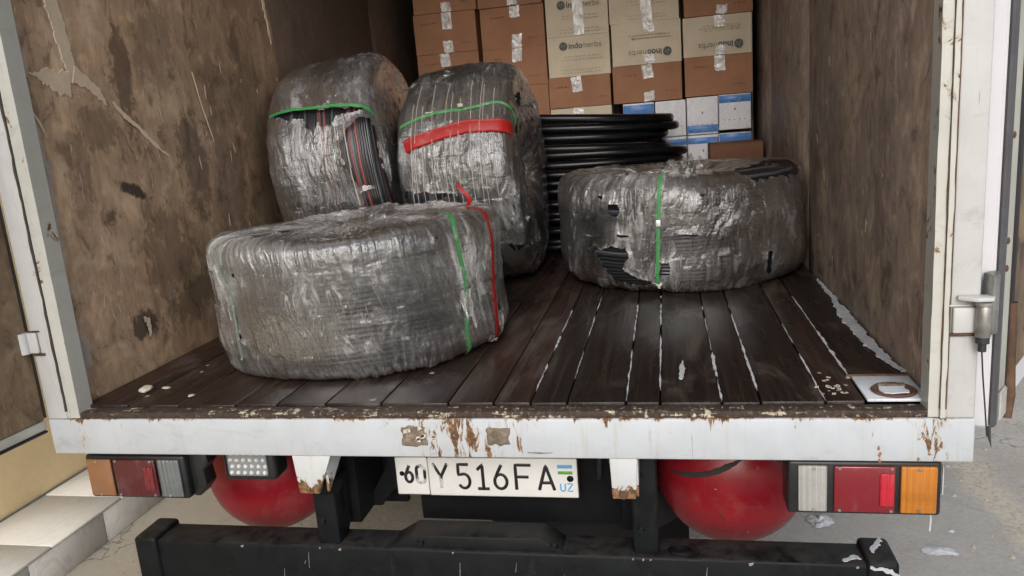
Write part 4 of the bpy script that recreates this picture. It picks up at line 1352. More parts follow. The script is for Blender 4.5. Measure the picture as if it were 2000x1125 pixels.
def smallprint(o, x0, x1, z, mat, seed, rows=2):
    """illegible faint lines of print"""
    r = random.Random(seed)
    V, F = [], []
    y = o['_y'] - .0005
    for k in range(rows):
        x = x0 + r.uniform(0, .03)
        zz = z - k * .017
        while x < x1:
            w = r.uniform(.006, .02)
            hgt = r.uniform(.004, .007)
            i = len(V)
            V += [(x, y, zz), (x + w, y, zz), (x + w, y, zz + hgt), (x, y, zz + hgt), (x, y + .001, zz), (x + w, y + .001, zz), (x + w, y + .001, zz + hgt), (x, y + .001, zz + hgt)]
            F += [(i, i + 1, i + 2, i + 3), (i, i + 4, i + 5, i + 1), (i + 3, i + 2, i + 6, i + 7), (i, i + 3, i + 7, i + 4), (i + 1, i + 5, i + 6, i + 2)]
            x += w + r.uniform(.003, .012)
    pydata('print', V, F, mat, o)

YC = 3.0
cols = [(-.945, -.552), (-.540, -.150), (-.142, .228), (.234, .634), (.644, 1.025)]
B = 'carton'; Cm = 'cream_box'
LAB = {}
def stack(ci, items, y0=YC, seed=0):
    for k, (z0, z1, mat, lab, opts) in enumerate(items):
        x0, x1 = cols[ci]
        jit = random.Random(seed + k).uniform(-.006, .006)
        o = carton(x0 + jit, x1 + jit, z0, z1, y0 + random.Random(seed + k + 50).uniform(0, .030), mat, lab, tapes=opts.get('t', ('top', 'bot')), seed=seed + k, tx=opts.get('tx'))
        cx = (x0 + x1) / 2 + jit
        if 'logo' in opts:
            fl = opts.get('flip', False)
            logo(o, cx + (.128 if fl else -.098), (z0 + z1) / 2 + (-.055 if fl else .060), fl)
        if mat == Cm:
            smallprint(o, cx - .10, cx + .13, (z0 + z1) / 2 + (.04 if opts.get('flip') else -.005), 'inkfaint', seed + k)
            smallprint(o, cx - .11, cx + .12, z0 + (.16 if opts.get('flip') else .035), 'inkfaint', seed + k + 5)
        else:
            smallprint(o, cx - .15, cx - .06, z1 - .06, 'inkbrown', seed + k, 1)
            smallprint(o, cx + .08, cx + .15, z0 + .05, 'inkbrown', seed + k + 5, 1)
HID = 'carton low in the stack, hidden behind the coils'
# first column from the left
stack(0, [(.165, .405, B, HID, {}), (.405, .645, B, HID, {}),
    (.645, .878, B, 'brown carton in the leftmost column, lowest one showing, beside the dark wall', {}),
    (.878, 1.110, B, 'brown carton in the leftmost column, second row down from the photo top', {}),
    (1.110, 1.345, B, 'brown carton at the top left corner of the stack, cut by the photo top', {}),
    (1.345, 1.58, B, 'brown carton above the frame in the leftmost column', {})], seed=10)
stack(1, [(.165, .405, B, HID, {}), (.405, .640, B, HID, {}),
    (.640, .880, B, 'brown carton of the second column just above the middle upright coil', {}),
    (.880, 1.100, B, 'brown carton of the second column, one above the carton over the middle coil', {}),
    (1.100, 1.34, B, 'brown carton of the second column cut off by the photo top', {}),
    (1.34, 1.58, B, 'brown carton above the frame in the second column', {})], seed=20)
stack(2, [(.165, .40, B, HID, {}), (.40, .728, Cm, 'cream carton of which only a thin edge shows above the black pipe', {}),
    (.728, .906, B, 'dark brown carton under the two cream cartons of the middle column', {'t': ('top',), 'tx': -.01}),
    (.906, 1.136, Cm, 'lower cream carton of the middle column with upright lettering and no tape', {'logo': 1, 't': ()}),
    (1.136, 1.366, Cm, 'upper cream carton of the middle column with upright lettering under tape', {'logo': 1, 't': ('full',), 'tx': .01}),
    (1.366, 1.60, B, 'brown carton above the frame in the middle column', {})], seed=30)
stack(3, [(.165, .40, B, HID, {}), 
    (.726, .938, B, 'brown carton of the fourth column resting on white and blue boxes', {'tx': .01}),
    (.938, 1.175, Cm, 'cream carton of the fourth column with upside down lettering under shiny tape', {'logo': 1, 'flip': 1, 't': ('top', 'bot')}),
    (1.175, 1.41, Cm, 'cream carton at the top of the fourth column with tape down its middle', {'t': ('full',)}),
    (1.41, 1.64, B, 'brown carton above the frame in the fourth column', {})], seed=40)
stack(4, [(.732, .951, B, 'brown carton of the rightmost column standing on white boxes with blue bands', {'t': ('top',)}),
    (.951, 1.170, Cm, 'cream carton of the rightmost column with upside down lettering, by the right wall', {'logo': 1, 'flip': 1, 't': ('top', 'bot')}),
    (1.170, 1.40, B, 'brown carton of the rightmost column cut off by the photo top right', {'t': ('bot',)}),
    (1.40, 1.63, B, 'brown carton above the frame in the rightmost column', {})], seed=50)

def whitebox(x0, x1, z0, z1, bands, label, seed):
    r = random.Random(seed)
    o = thing('white_carton', ((x0 + x1) / 2, YC + .15, z0), label, 'box', 'white and blue boxes under the cartons')
    y0 = YC + .006 + r.uniform(0, .004)
    box('body', x0 + .0015, x1 - .0015, y0, y0 + .36, z0 + .001, z1 - .001, 'white_box', o, bev=.003)
    for b0, b1 in bands:
        box('blue_band', x0 + .003, x1 - .003, y0 - .0012, y0 + .001, b0, b1, 'blue', o, bev=.0004, seg=1)
    V = [(x0 + .08 + k * .02, y0 - .0008, z0 + .09) for k in (0, 1)]
    box('print', (x0 + x1) / 2 - .004, (x0 + x1) / 2 + .004, y0 - .0010, y0 + .0005, (z0 + z1) / 2 + .01, (z0 + z1) / 2 + .022, 'ink', o, bev=0)
    for k in range(5):
        px = x0 + .025 + k * .028
        box('print', px, px + .012, y0 - .0010, y0 + .0005, z0 + .055, z0 + .060, 'inkfaint', o, bev=0)
    m, n = 16, 24
    g, h = np.meshgrid(np.linspace(0, 1, m), np.linspace(0, 1, n), indexing='ij')
    X = x0 + .002 + (x1 - x0 - .004) * g
    Z = z0 + .002 + (z1 - z0 - .004) * h
    Y = y0 - .0035 - .006 * np.abs(ridged(g * 7, h * 1.6, seed, 3) - .5) 
    link('shrink_wrap', fast_mesh('shrink_wrap', np.stack([X, Y, Z], -1).reshape(-1, 3), grid_faces(m, n)), 'shrink', o)
    return o
whitebox(.286, .468, .520, .722, [(.655, .712)], 'white box with a blue top band, leftmost of its row beside the dark gap', 1)
whitebox(.472, .648, .515, .722, [], 'plain white box beside the end of the black pipe', 2)
whitebox(.652, .829, .515, .728, [(.525, .568)], 'white box with a blue band along its bottom edge', 3)
whitebox(.832, 1.012, .530, .730, [(.683, .724)], 'white box with a blue band along its top, touching the right wall', 4)
whitebox(.652, .829, .300, .512, [(.462, .497)], 'white box with a blue top band in the lower row, behind the small carton', 5)
whitebox(.832, 1.012, .300, .512, [(.464, .508)], 'white box with a blue top band in the lower row, at the right wall', 6)
whitebox(.472, .648, .300, .512, [(.462, .497)], 'white box in the lower row, mostly hidden behind the pipe end and the film tail', 7)
for x0, x1 in ((.286, .468), (.472, .648), (.652, .829), (.832, 1.012)):
    whitebox(x0, x1, .09, .297, [(.24, .29)], 'white box low in the stack, hidden behind the right coil', 8)
whitebox(.286, .468, .300, .512, [(.462, .497)], 'white box low in the stack, hidden behind the black pipe', 12)
# pallets that carry the stacks
for x0, x1, zt in ((-.95, .23, .165), (.236, .632, .0), (.645, 1.02, .0)):
    if zt <= 0: continue
    p = thing('pallet', ((x0 + x1) / 2, YC + .2, 0), 'low wooden pallet under the brown cartons', 'pallet')
    for k in range(4):
        box('board', x0, x1, YC + .02 + k * .095, YC + .095 + k * .095, .130, .164, 'veneer', p, bev=.003)
    for k in range(3):
        xx = x0 + .02 + k * ((x1 - x0) - .12) / 2
        box('bearer', xx, xx + .08, YC + .02, YC + .38, 0.002, .129, 'veneer', p, bev=.003)
p = thing('pallet', (.65, YC + .2, 0), 'low wooden pallet under the white boxes', 'pallet')
for k in range(4):
    box('board', .25, 1.03, YC + .02 + k * .095, YC + .095 + k * .095, .062, .089, 'veneer', p, bev=.003)
for xx in (.28, .60, .94):
    box('bearer', xx, xx + .07, YC + .02, YC + .38, .002, .061, 'veneer', p, bev=.003)
# small brown box lying on top of things by the right wall (it stands on a second box below)
sb = thing('small_carton', (.90, 2.85, .385), 'small brown carton by the right wall, behind the right coil', 'box')
box('body', .763, 1.045, 2.74, 2.97, .372, .463, 'shaded_carton', sb, bev=.004)
box('flap', .765, 1.043, 2.742, 2.968, .4635, .4665, 'shaded_carton', sb, bev=.001, seg=1)
sb2 = thing('carton', (.90, 2.83, 0), 'brown carton under the small one, hidden behind the right coil', 'box')
box('body', .74, 1.05, 2.66, 2.985, .002, .371, 'carton', sb2, bev=.004)

# ================================================================== COILS
def profile(a, b, n):
    ph = np.linspace(0, 2 * np.pi, 4001)
    c, s = np.cos(ph), np.sin(ph)
    x = a * np.sign(c) * abs(c)**(2 / n)
    z = b * np.sign(s) * abs(s)**(2 / n)
    L = np.r_[0, np.cumsum(np.hypot(np.diff(x), np.diff(z)))]
    return L, x, z
def rotm(ax, ay, az):
    return np.array((Matrix.Rotation(R_(az), 3, 'Z') @ Matrix.Rotation(R_(ay), 3, 'Y') @ Matrix.Rotation(R_(ax), 3, 'X')))

class Coil:
    def __init__(s, c, ax, R, hole, h, n, hub=None):
        s.c, s.R, s.hole, s.h = np.array(c), R, hole, h
        s.M = rotm(*ax)
        s.hub = hub or hole
        s.a, s.b, s.rc = (R - hole) / 2, h / 2, (R + hole) / 2
        s.L, s.x, s.z = profile(s.a, s.b, n)
        s.per0 = s.L[-1]
        k = (s.rc - (hub or hole)) / s.a
        s.x = np.where(s.x < 0, s.x * k, s.x)
        s.L = np.r_[0, np.cumsum(np.hypot(np.diff(s.x), np.diff(s.z)))]
        s.per = s.L[-1]
        s.kf = s.per0 / s.per
    def at(s, deg, t, off=0.0):
        return s.world(np.radians(deg), t * s.kf, off)
    def local(s, th, tt, off=0.0):
        u = (tt % 1)
        X = np.interp(u, s.L / s.per, s.x)
        Z = np.interp(u, s.L / s.per, s.z)
        e = 1e-3
        dx = np.interp((tt + e) % 1, s.L / s.per, s.x) - np.interp((tt - e) % 1, s.L / s.per, s.x)
        dz = np.interp((tt + e) % 1, s.L / s.per, s.z) - np.interp((tt - e) % 1, s.L / s.per, s.z)
        l = np.hypot(dx, dz) + 1e-9
        nx, nz = dz / l, -dx / l
        X = X + nx * off
        Z = Z + nz * off
        r = s.rc + X
        return np.stack([r * np.cos(th), r * np.sin(th), Z], -1)
    def world(s, th, tt, off=0.0):
        return s.local(th, tt, off) @ s.M.T + s.c

def inpoly(px, py, poly):
    ins = np.zeros(px.shape, bool)
    d = np.full(px.shape, 1e9)
    n = len(poly)
    for i in range(n):
        x1, y1 = poly[i]; x2, y2 = poly[(i + 1) % n]
        cond = ((y1 > py) != (y2 > py)) & (px < (x2 - x1) * (py - y1) / (y2 - y1 + 1e-12) + x1)
        ins ^= cond
        vx, vy = x2 - x1, y2 - y1
        t = np.clip(((px - x1) * vx + (py - y1) * vy) / (vx * vx + vy * vy + 1e-12), 0, 1)
        d = np.minimum(d, np.hypot(px - x1 - t * vx, py - y1 - t * vy))
    return np.where(ins, -d, d)

def film(coil, parent, mat, st, holes, NT_=760, NU=300, flop=None):
    """the wrapped skin: a torn, wrinkled sheet; holes are outlines in (angle deg, section fraction)"""
    v = np.linspace(-.5, .5, NT_, endpoint=False)
    th = np.radians(-90) + 2 * np.pi * (v - .55 * np.sin(2 * np.pi * v) / (2 * np.pi))
    w = np.linspace(-.5, .5, NU, endpoint=False)
    tt = .06 + (w - .5 * np.sin(2 * np.pi * w) / (2 * np.pi))
    TH, TT = np.meshgrid(th, tt, indexing='ij')
    s, t = TH * coil.R, TT * coil.per
    sd = st['seed']
    if st['dir'] == 'V': a, c = t, s          # folds run round the section
    else: a, c = s, t                        # folds run round the coil
    wx = .03 * fbm(s * 5, t * 5, sd + 31, 3)
    wy = .03 * fbm(s * 5, t * 5, sd + 37, 3)
    sk = st.get('skew', 0.0)
    c2 = c + sk * a + wx * st.get('warp', 1.0)
    lump = fbm(s * 3.2, t * 3.2, sd, 3)
    m1 = sst(fbm(s * 4.5, t * 4.5, sd + 3, 3), -.25, .35)
    m2 = sst(fbm(s * 3.7 + 4, t * 3.7, sd + 5, 3), -.1, .4)
    fold = ridged(c2 * st['f1'], a * st['f1'] * .13, sd + 7, 3, .6, 4.0)
    fold2 = ridged(c2 * st['f1'] * 2.7 + 3, a * st['f1'] * .3, sd + 9, 2, .5, 2.0)
    cr = ridged((s + wx) * st['f2'], (t + wy) * st['f2'], sd + 11, 4, .58, 2.0)
    cr2 = ridged((s + wy) * st['f2'] * 2.3, (t - wx) * st['f2'] * 2.3, sd + 15, 3, .58, 2.0)
    wc = st.get('cell', .030)
    f1, t1 = facets((c2 + .008 * fbm(s * 20, t * 20, sd + 61, 2)) / wc, (a + wy * .5) / (wc * st.get('long', 2.6)), sd + 63)
    f2, t2 = facets((c2 + .006 * fbm(s * 40, t * 40, sd + 65, 2) - a * .15) / (wc * .42), (a - wx) / (wc * st.get('long', 2.6) * .42), sd + 67)
    m3 = sst(fbm(s * 6 + 3, t * 6, sd + 91, 3), -.30, .25)
    dash = sst(1 - np.abs(vn(c2 * 75, a * 7, sd + 93)), .86, .985) * sst(vn(c2 * 18, a * 24, sd + 95), -.05, .45)
    c3_ = c - .30 * a + wx
    dash2 = sst(1 - np.abs(vn(c3_ * 60, a * 6, sd + 97)), .88, .99) * sst(vn(c3_ * 14, a * 16, sd + 99), .05, .5)
    dash = (dash + .8 * dash2) * m3  # crease highlights painted pale into milk, with slight relief
    # overlapping turns of the wrap: steps in haze with a thin bright edge
    lay = 0
    for q in range(3):
        u = c2 * (7 + 3 * q) + .35 * a * (1 - q) + .25 * fbm(a * 6, c * 3, sd + 111 + q, 2) + q * .37
        lay = lay + .075 * _h(np.floor(u), np.floor(u) * 0 + q, sd + 121) + .10 * np.exp(-((u - np.floor(u)) / .022)**2) * sst(vn(a * 9, c * 9, sd + 131 + q), -.4, .3)
    fm = .30 + .70 * sst(fbm(s * 5.5 + 9, t * 5.5, sd + 71, 3), -.35, .30)
    fac = st['facet'] * fm * (f1 + .25) + st['facet'] * .42 * fm * (f2 + .25)
    d = fac + .0016 * dash + st['lump'] * lump + st['fold'] * (fold - .5) * (.35 + .65 * m1) + st['fold'] * .35 * (fold2 - .5) * m1 + st['crump'] * (cr - .5) * (.25 + .75 * m2) + st['crump'] * .4 * (cr2 - .5) * m2
    milk = st['milk'] + .16 * (fold - .4) * m1 + .14 * (cr - .55) * m2 + .13 * (f1 + .2) * fm + .10 * (f2 + .2) * fm + .38 * dash - .13 + .12 * t1 * (.4 + .6 * fm) + .11 * t2 * fm + lay + .16 * vn(s * 3.1, t * 13, sd + 81) + .34 * fbm(s * 7, t * 7, sd + 21, 4) + .10 * lump + .16 * (fold2 - .5)
    if 'bands' in st:       # darker bands where the cable bundle shows through
        milk = milk - st['bands'] * sst(fbm(t * 16, s * 2.2, sd + 25, 3), .0, .45)
    # keep the resting side flat: nothing may sink through the floor
    hd = np.full(TH.shape, 1e9)
    jag = .011 * fbm(s * 45, t * 45, sd + 41, 3) + .010 * fbm(s * 14, t * 14, sd + 43, 2)
    S_, T_ = np.degrees(TH), TT
    for pl in holes:
        q = [(math.radians(x) * coil.R, y * coil.per0) for x, y in pl]
        xs = [p[0] for p in q]; ys_ = [p[1] for p in q]
        size = min(1.0, max(max(xs) - min(xs), max(ys_) - min(ys_)) / .09)
        near = (s > min(xs) - .06) & (s < max(xs) + .06) & (t > min(ys_) - .06) & (t < max(ys_) + .06)
        dd = np.full(TH.shape, 1e9)
        dd[near] = inpoly(s[near], t[near], q) + jag[near] * size
        hd = np.minimum(hd, dd)
    rim = np.exp(-np.clip(hd, 0, None) / .010)
    d = d + .006 * np.exp(-np.clip(hd, 0, None) / .014) * (hd < .05)
    milk = milk + .40 * rim * (hd < .05) * (.4 + .6 * vn(s * 60, t * 60, sd + 50))
    P = coil.world(TH, TT, d)
    P[..., 2] = np.maximum(P[..., 2], .0015)
    P[..., 0] = np.clip(P[..., 0], -WX + .004, WX - .004)
    F = grid_faces(NT_, NU, True, True)
    keep = hd.ravel()[F].min(1) > 0
    F = F[keep]
    uv = np.stack([s, t], -1).reshape(-1, 2)
    thw, ttw = th.copy(), tt.copy()
    def surf(TH2, TT2):
        TH2, TT2 = np.broadcast_arrays(np.asarray(TH2, float), np.asarray(TT2, float))
        x = np.mod(TH2 - thw[0], 2 * np.pi) + thw[0]
        y = np.mod(TT2 - ttw[0], 1.0) + ttw[0]
        i = np.clip(np.interp(x, thw, np.arange(NT_)).round().astype(int), 0, NT_ - 1)
        j = np.clip(np.interp(y, ttw, np.arange(NU)).round().astype(int), 0, NU - 1)
        return d[i, j]
    coil.surf = surf
    coil.disp = lambda TH2, TT2: st['lump'] * fbm(TH2 * coil.R * 3.2, TT2 * coil.per * 3.2, sd, 3)
    me = fast_mesh('film_wrap', P.reshape(-1, 3), F[:, ::-1], uv, {'milk': np.clip(milk, 0, 1.15).ravel()})
    return link('film_wrap', me, mat, parent)

def core(coil, parent, pitch=.011, nth=220, depth=.013, show=None):
    c = Coil(coil.c, (0, 0, 0), coil.R - depth, coil.hole + depth, coil.h - 2 * depth, 4.2, coil.hub + depth)
    c.M = coil.M
    k = int(c.per / pitch)
    NU = k * 5
    th = np.linspace(0, 2 * np.pi, nth, endpoint=False)
    tt = np.linspace(0, 1, NU, endpoint=False)
    TH, TT = np.meshgrid(th, tt, indexing='ij')
    cyc = TT * k
    wob = .0
    idx = np.floor(cyc)
    fr = cyc - idx
    off = pitch * .5 * np.sqrt(np.clip(1 - (2 * fr - 1)**2, 0, 1)) + .004 * fbm(TH * 2, TT * 20, 5, 2)
    Tw = TT + .0035 * fbm(TH * 4, idx * .37, 9, 2)
    P = c.world(TH, Tw, off)
    P[..., 2] = np.maximum(P[..., 2], .003)
    tone = (_h(idx, idx * 0 + 3, 12) * .5 + .5)
    tone = tone * .78
    if show:
        lo, hi = [int(q * coil.kf * k) for q in show]
        for q in range(lo, hi + 1):
            w = random.Random(q * 13 + 5).random()
            tone[idx == q] = .97 if w < .12 else .7 if w < .34 else .3
    me = fast_mesh('cable_bundle', P.reshape(-1, 3), grid_faces(nth, NU, True, True)[:, ::-1], None, {'tone': tone.ravel()})
    return link('cable_bundle', me, 'cable', parent, kind='stuff')

def ribbon(coil, name, path, width, mat, parent, off=.007, mode='t', n=90, label=None):
    """strap along a path of (angle deg, section fraction) points"""
    p = np.array(path, float)
    k = np.linspace(0, 1, n)
    kk = np.linspace(0, 1, len(p))
    # smooth interpolation
    th = np.radians(np.interp(k, kk, p[:, 0])); tt = np.interp(k, kk, p[:, 1]) * coil.kf
    for _ in range(6):
        th[1:-1] = (th[:-2] + th[1:-1] * 2 + th[2:]) / 4
        tt[1:-1] = (tt[:-2] + tt[1:-1] * 2 + tt[2:]) / 4
    ds, dt = np.gradient(th) * coil.R, np.gradient(tt) * coil.per
    l = np.hypot(ds, dt) + 1e-9
    ns, nt = -dt / l, ds / l
    m = 7
    q = np.linspace(-1, 1, m)
    wv = width * (1 + .12 * fbm(k * 9, k * 0 + .3, 4, 2))
    TH = th[:, None] + (q[None] * ns[:, None] * wv[:, None] / 2) / coil.R
    TT = tt[:, None] + (q[None] * nt[:, None] * wv[:, None] / 2) / coil.per
    sf = coil.surf(TH, TT)
    base = sf.max(1)
    for _ in range(10):
        base = np.maximum(base * .6, (np.roll(base, 1) + base * 2 + np.roll(base, -1)) / 4)
    o = np.maximum(base[:, None] + off * .12, sf + .0012) + .0005 * fbm(k * 14, k * 0, 8, 2)[:, None] * np.ones(m)[None] + .0012 * (1 - q[None]**2)
    P = coil.world(TH, TT, o)
    P2 = coil.world(TH, TT, o - .0012)
    P[..., 2] = np.maximum(P[..., 2], .0045); P2[..., 2] = np.maximum(P2[..., 2], .003)
    F = grid_faces(n, m)
    N = n * m
    V = np.r_[P.reshape(-1, 3), P2.reshape(-1, 3)]
    ed = []
    for i in range(n - 1):
        ed += [(i * m, (i + 1) * m, (i + 1) * m + N, i * m + N), (i * m + m - 1, i * m + m - 1 + N, (i + 1) * m + m - 1 + N, (i + 1) * m + m - 1)]
    me = fast_mesh(name, V, np.r_[F, F[:, ::-1] + N, np.array(ed)])
    return link(name, me, mat, parent, label=label)

def flap(name, base, dirs, w, L, mat, parent, seed, amp=.02, n=16, m=12, taper=.5):
    """loose torn film tongue"""
    base = np.array(base, float); u = np.array(dirs[0], float); v = np.array(dirs[1], float); nn = np.cross(u, v)
    nn /= np.linalg.norm(nn)
    g, h = np.meshgrid(np.linspace(-1, 1, n), np.linspace(0, 1, m), indexing='ij')
    ww = w * (1 - taper * h) * (1 + .35 * vn(h * 5, g * 0 + 3, seed))
    ll = L * (1 + .4 * vn(g * 3.5, h * 0 + 1, seed + 1))
    P = base + (g * ww)[..., None] * u + (h * ll)[..., None] * v + (amp * fbm(g * 2.5, h * 2.5, seed + 2, 4) * h)[..., None] * nn
    P[..., 2] = np.maximum(P[..., 2], .003)
    uv = np.stack([g * w, h * L], -1).reshape(-1, 2)
    milk = np.clip(.45 + .3 * ridged(g * 4, h * 4, seed, 3) + .25 * fbm(g * 3, h * 3, seed + 5, 3) - .15, 0, 1)
    me = fast_mesh(name, P.reshape(-1, 3), grid_faces(n, m), uv, {'milk': milk.ravel()})
    return link(name, me, mat, parent)

def strands(coil, parent, ths, tts, r, mat, seed, off=.009):
    rr = random.Random(seed)
    paths = []
    for (t0, a0, a1) in tts:
        k = np.linspace(0, 1, 200)
        th = np.radians(a0 + (a1 - a0) * k)
        tt = t0 * coil.kf + rr.uniform(-.006, .006) * (k - .5) + .0012 * fbm(k * 3, k * 0 + t0 * 50, seed, 2)
        b_ = coil.surf(th, tt)
        for _ in range(3): b_ = np.maximum(b_, (np.roll(b_, 1) + b_ * 2 + np.roll(b_, -1)) / 4)
        paths.append(coil.world(th, tt, .0022 + b_))
    return tubes('film_strands', paths, r, mat, parent, 5, kind='stuff')

CG = 'film wrapped coils of cable'
# ---- front coil, lying flat
c1 = Coil((-.455, .63, .2), (0, -1.5, 0), .452, .2, .395, 7, .10)
k1 = thing('cable_coil', (-.455, .63, 0), 'front coil lying flat in grey film with a red tape at its right end', 'cable coil', CG)
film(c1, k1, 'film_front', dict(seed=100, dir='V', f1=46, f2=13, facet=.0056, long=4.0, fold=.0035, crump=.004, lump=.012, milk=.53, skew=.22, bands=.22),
     [[(-116.7, .285), (-112, .290), (-106, .275), (-103.2, .256), (-106.8, .251), (-113, .262)], [(-40.5, .1362), (-39.5, .13), (-40.8, .125)], [(-116.2, .1), (-114.8, .1025), (-115.0, .0938), (-116.5, .095)],
      [(-119.0, -.0425), (-117.8, -.0488), (-119.3, -.06)], [(-9.0, -.05), (-8.0, -.05), (-7.6, -.14), (-8.6, -.15)]], 820, 320)
core(c1, k1, .014, 160)
ribbon(c1, 'green_strap', [(-16.8, .254), (-25, .20), (-31.8, .1475), (-31.5, .0725), (-30.2, .02), (-30, -.045), (-31.3, -.11), (-28.2, -.1725)], .014, 'green', k1, .0085)
ribbon(c1, 'red_tape', [(2, .215), (-8.0, .165), (-10.5, .125), (-10.5, .0563), (-10.8, -.025), (-12.2, -.105), (-9.5, -.168)], .017, 'red', k1, .012)
p0 = c1.at(2., .215, .012)
kk_ = np.linspace(0, 1, 14)
rt_ = np.stack([p0 + np.array([.012 * math.sin(q * 5) - .01 * q, -.01 * q, .075 * q]) for q in kk_])
Vr = np.concatenate([np.stack([p + np.array([-.007 * (1 - .3 * q), 0, 0]) for p, q in zip(rt_, kk_)]), np.stack([p + np.array([.007 * (1 - .3 * q), .006, .002]) for p, q in zip(rt_, kk_)])])
nF = [(i, i + 1, i + 15, i + 14) for i in range(13)]
pydata('red_tape', Vr, nF, 'red', k1, True, label='loose end of the red tape')
ribbon(c1, 'green_strap', [(-126, .16), (-122, .0713), (-121, -.03), (-121.5, -.11)], .010, strap_mat('green_strap_under_film', (.15, .19, .15), .9), k1, .006, label='green strap seen through film')
flap('film_flap', c1.at(-70., .33, .0) + np.array([.05, .08, .0]), ((1, .2, 0), (.1, -.2, 1)), .03, .03, 'film_front', k1, 5, .015)
flap('film_flap', c1.at(-31., .0, .012), ((.8, .5, 0), (.15, -.1, -1)), .017, .085, 'film_loose', k1, 6, .012, taper=.15)
flap('film_flap', c1.at(-12., -.165, .004), ((.3, .9, 0), (.9, -.2, .15)), .02, .022, 'film_front', k1, 7, .012)

# ---- right coil, lying flat
c4 = Coil((.562, 1.62, .215), (0, 0, 0), .5, .22, .43, 4, .13)
k4 = thing('cable_coil', (.562, 1.62, 0), 'right coil lying flat in torn grey film with one upright green strap', 'cable coil', CG)
film(c4, k4, 'film_right', dict(seed=200, dir='V', f1=38, f2=12, facet=.0054, cell=.030, long=2.8, fold=.003, crump=.004, lump=.015, milk=.40, skew=-.12),
     [[(-129.2, -.0325), (-126.8, -.045), (-121.8, -.0388), (-113.5, -.0262), (-112.2, -.0513), (-115.2, -.0925), (-108.0, -.1125), (-102.0, -.1325), (-104.0, -.1425), (-119.5, -.125), (-123.8, -.0862)],
      [(-8, .25), (-12.0, .1887), (-16.5, .1512), (-32.0, .1412), (-45.8, .1462), (-55.2, .1412), (-62, .175), (-58, .235), (-30, .27)],
      [(-119.8, .0975), (-116.2, .0975), (-115.5, .0787), (-117.0, .0663), (-120.2, .07)], [(-91, .0088), (-84, .0058), (-88.5, -.0022)], [(-116.5, .0085), (-111.8, .0085), (-115, .0028)],
      [(-52.8, -.06), (-50.3, -.0675), (-50.3, -.1287), (-53.5, -.095)], [(-116.8, .2), (-114, .1967), (-113.8, .1787)], [(-125.4, .12), (-123.3, .1225), (-124, .1112)], [(-81.9, .12), (-79.8, .1188), (-80.8, .1)],
      [(-98.8, -.07), (-94.5, -.0687), (-95.5, -.1125), (-99.0, -.1088)]], 820, 320)
core(c4, k4, .013, 200)
ribbon(c4, 'green_strap', [(-99, .27), (-97.6, .19), (-98.3, .095), (-99.0, -.0062), (-100.2, -.145)], .013, 'green_bright', k4, .011)
ww_ = c4.at(-98.6, .045, .020)
box('buckle', ww_[0] - .008, ww_[0] + .008, ww_[1] - .002, ww_[1] + .003, ww_[2] - .011, ww_[2] + .011, 'foil', k4, bev=.001)
flap('film_flap', c4.at(-90., .235, .0), ((1, .2, 0), (-.1, .1, 1)), .06, .045, 'film_right', k4, 15, .05, 22, 16, .2)
flap('film_flap', c4.at(-84., .235, .0), ((1, .3, 0), (.25, .15, 1)), .04, .060, 'film_right', k4, 18, .045, 20, 16, .2)
flap('film_flap', c4.at(-115., .235, .0), ((1, -.25, 0), (.1, .5, .4)), .10, .04, 'film_right', k4, 19, .03, 26, 14, .2)
flap('film_flap', c4.at(-100., -.135, .004), ((1, .1, 0), (.15, -.3, -.5)), .016, .03, 'torn', k4, 20, .012)

# ---- middle coil, standing upright
c3 = Coil((-.275, 1.62, .455), (0, 88, 0), .455, .22, .46, 4.5, .07)
k3 = thing('cable_coil', (-.275, 1.62, 0), 'middle coil standing upright with a broad red tape and thin green strap', 'cable coil', CG)
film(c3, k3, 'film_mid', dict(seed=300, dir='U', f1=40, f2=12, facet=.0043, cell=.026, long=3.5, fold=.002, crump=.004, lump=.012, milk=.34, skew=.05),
     [[(-140, .205), (-146, .225), (-152, .235), (-154, .262), (-142, .245)], [(-130, .205), (-124, .225), (-116, .235), (-118, .248), (-126, .235)], [(-56, .275), (-50, .285), (-48.2, .2725), (-57.7, .2438)],
      [(-54.8, .1375), (-50.8, .1725), (-48.5, .1538), (-50.8, .14)], [(-88.5, -.15), (-86.8, -.0587), (-85.5, -.005), (-83.2, -.0625), (-82.5, -.155)], [(-20, .2213), (-24, .1813), (-25.5, .17), (-25, .2137)]], 780, 300)
core(c3, k3, .012, 200)
ribbon(c3, 'green_strap', [(-121.5, -.165), (-124.5, -.0975), (-126.3, -.0475), (-127.2, .0663), (-130, .15), (-128, .20), (-122, .225)], .013, 'green', k3, .010)
ribbon(c3, 'red_tape', [(-110.5, -.150), (-112, -.1138), (-115.0, -.0287), (-117, .05), (-116.6, .1162), (-116.6, .170), (-116.0, .205)], .055, 'red', k3, .013)
ww_ = c3.at(-127.5, .035, .020)
box('buckle', ww_[0] - .010, ww_[0] + .010, ww_[1] - .003, ww_[1] + .001, ww_[2] - .007, ww_[2] + .006, 'strand', k3, bev=.001)
strands(c3, k3, None, [(t, -150 + 20 * random.Random(i).random(), -62 - 12 * random.Random(i + 9).random()) for i, t in enumerate(sorted(random.Random(70 + q_).uniform(-.012, .012) - .135 + .0275 * q_ for q_ in range(11)))], .0015, 'strand', 31)
flap('film_flap', c3.at(-150., -.1, .0), ((1, .1, .2), (.2, -.6, .25)), .10, .05, 'film_mid', k3, 25, .04, 26, 16, .1)
flap('film_flap', c3.at(-140., .215, .006), ((.3, .6, .3), (-.3, -.5, -.8)), .016, .045, 'torn', k3, 27, .012)
flap('film_flap', c3.at(-165., .30, .0), ((.2, .9, .2), (1, -.2, .2)), .03, .05, 'film_mid', k3, 28, .04)
flap('film_flap', c3.at(-55., .25, .004), ((.3, .6, .3), (.3, -.5, .8)), .014, .03, 'torn', k3, 29, .012)

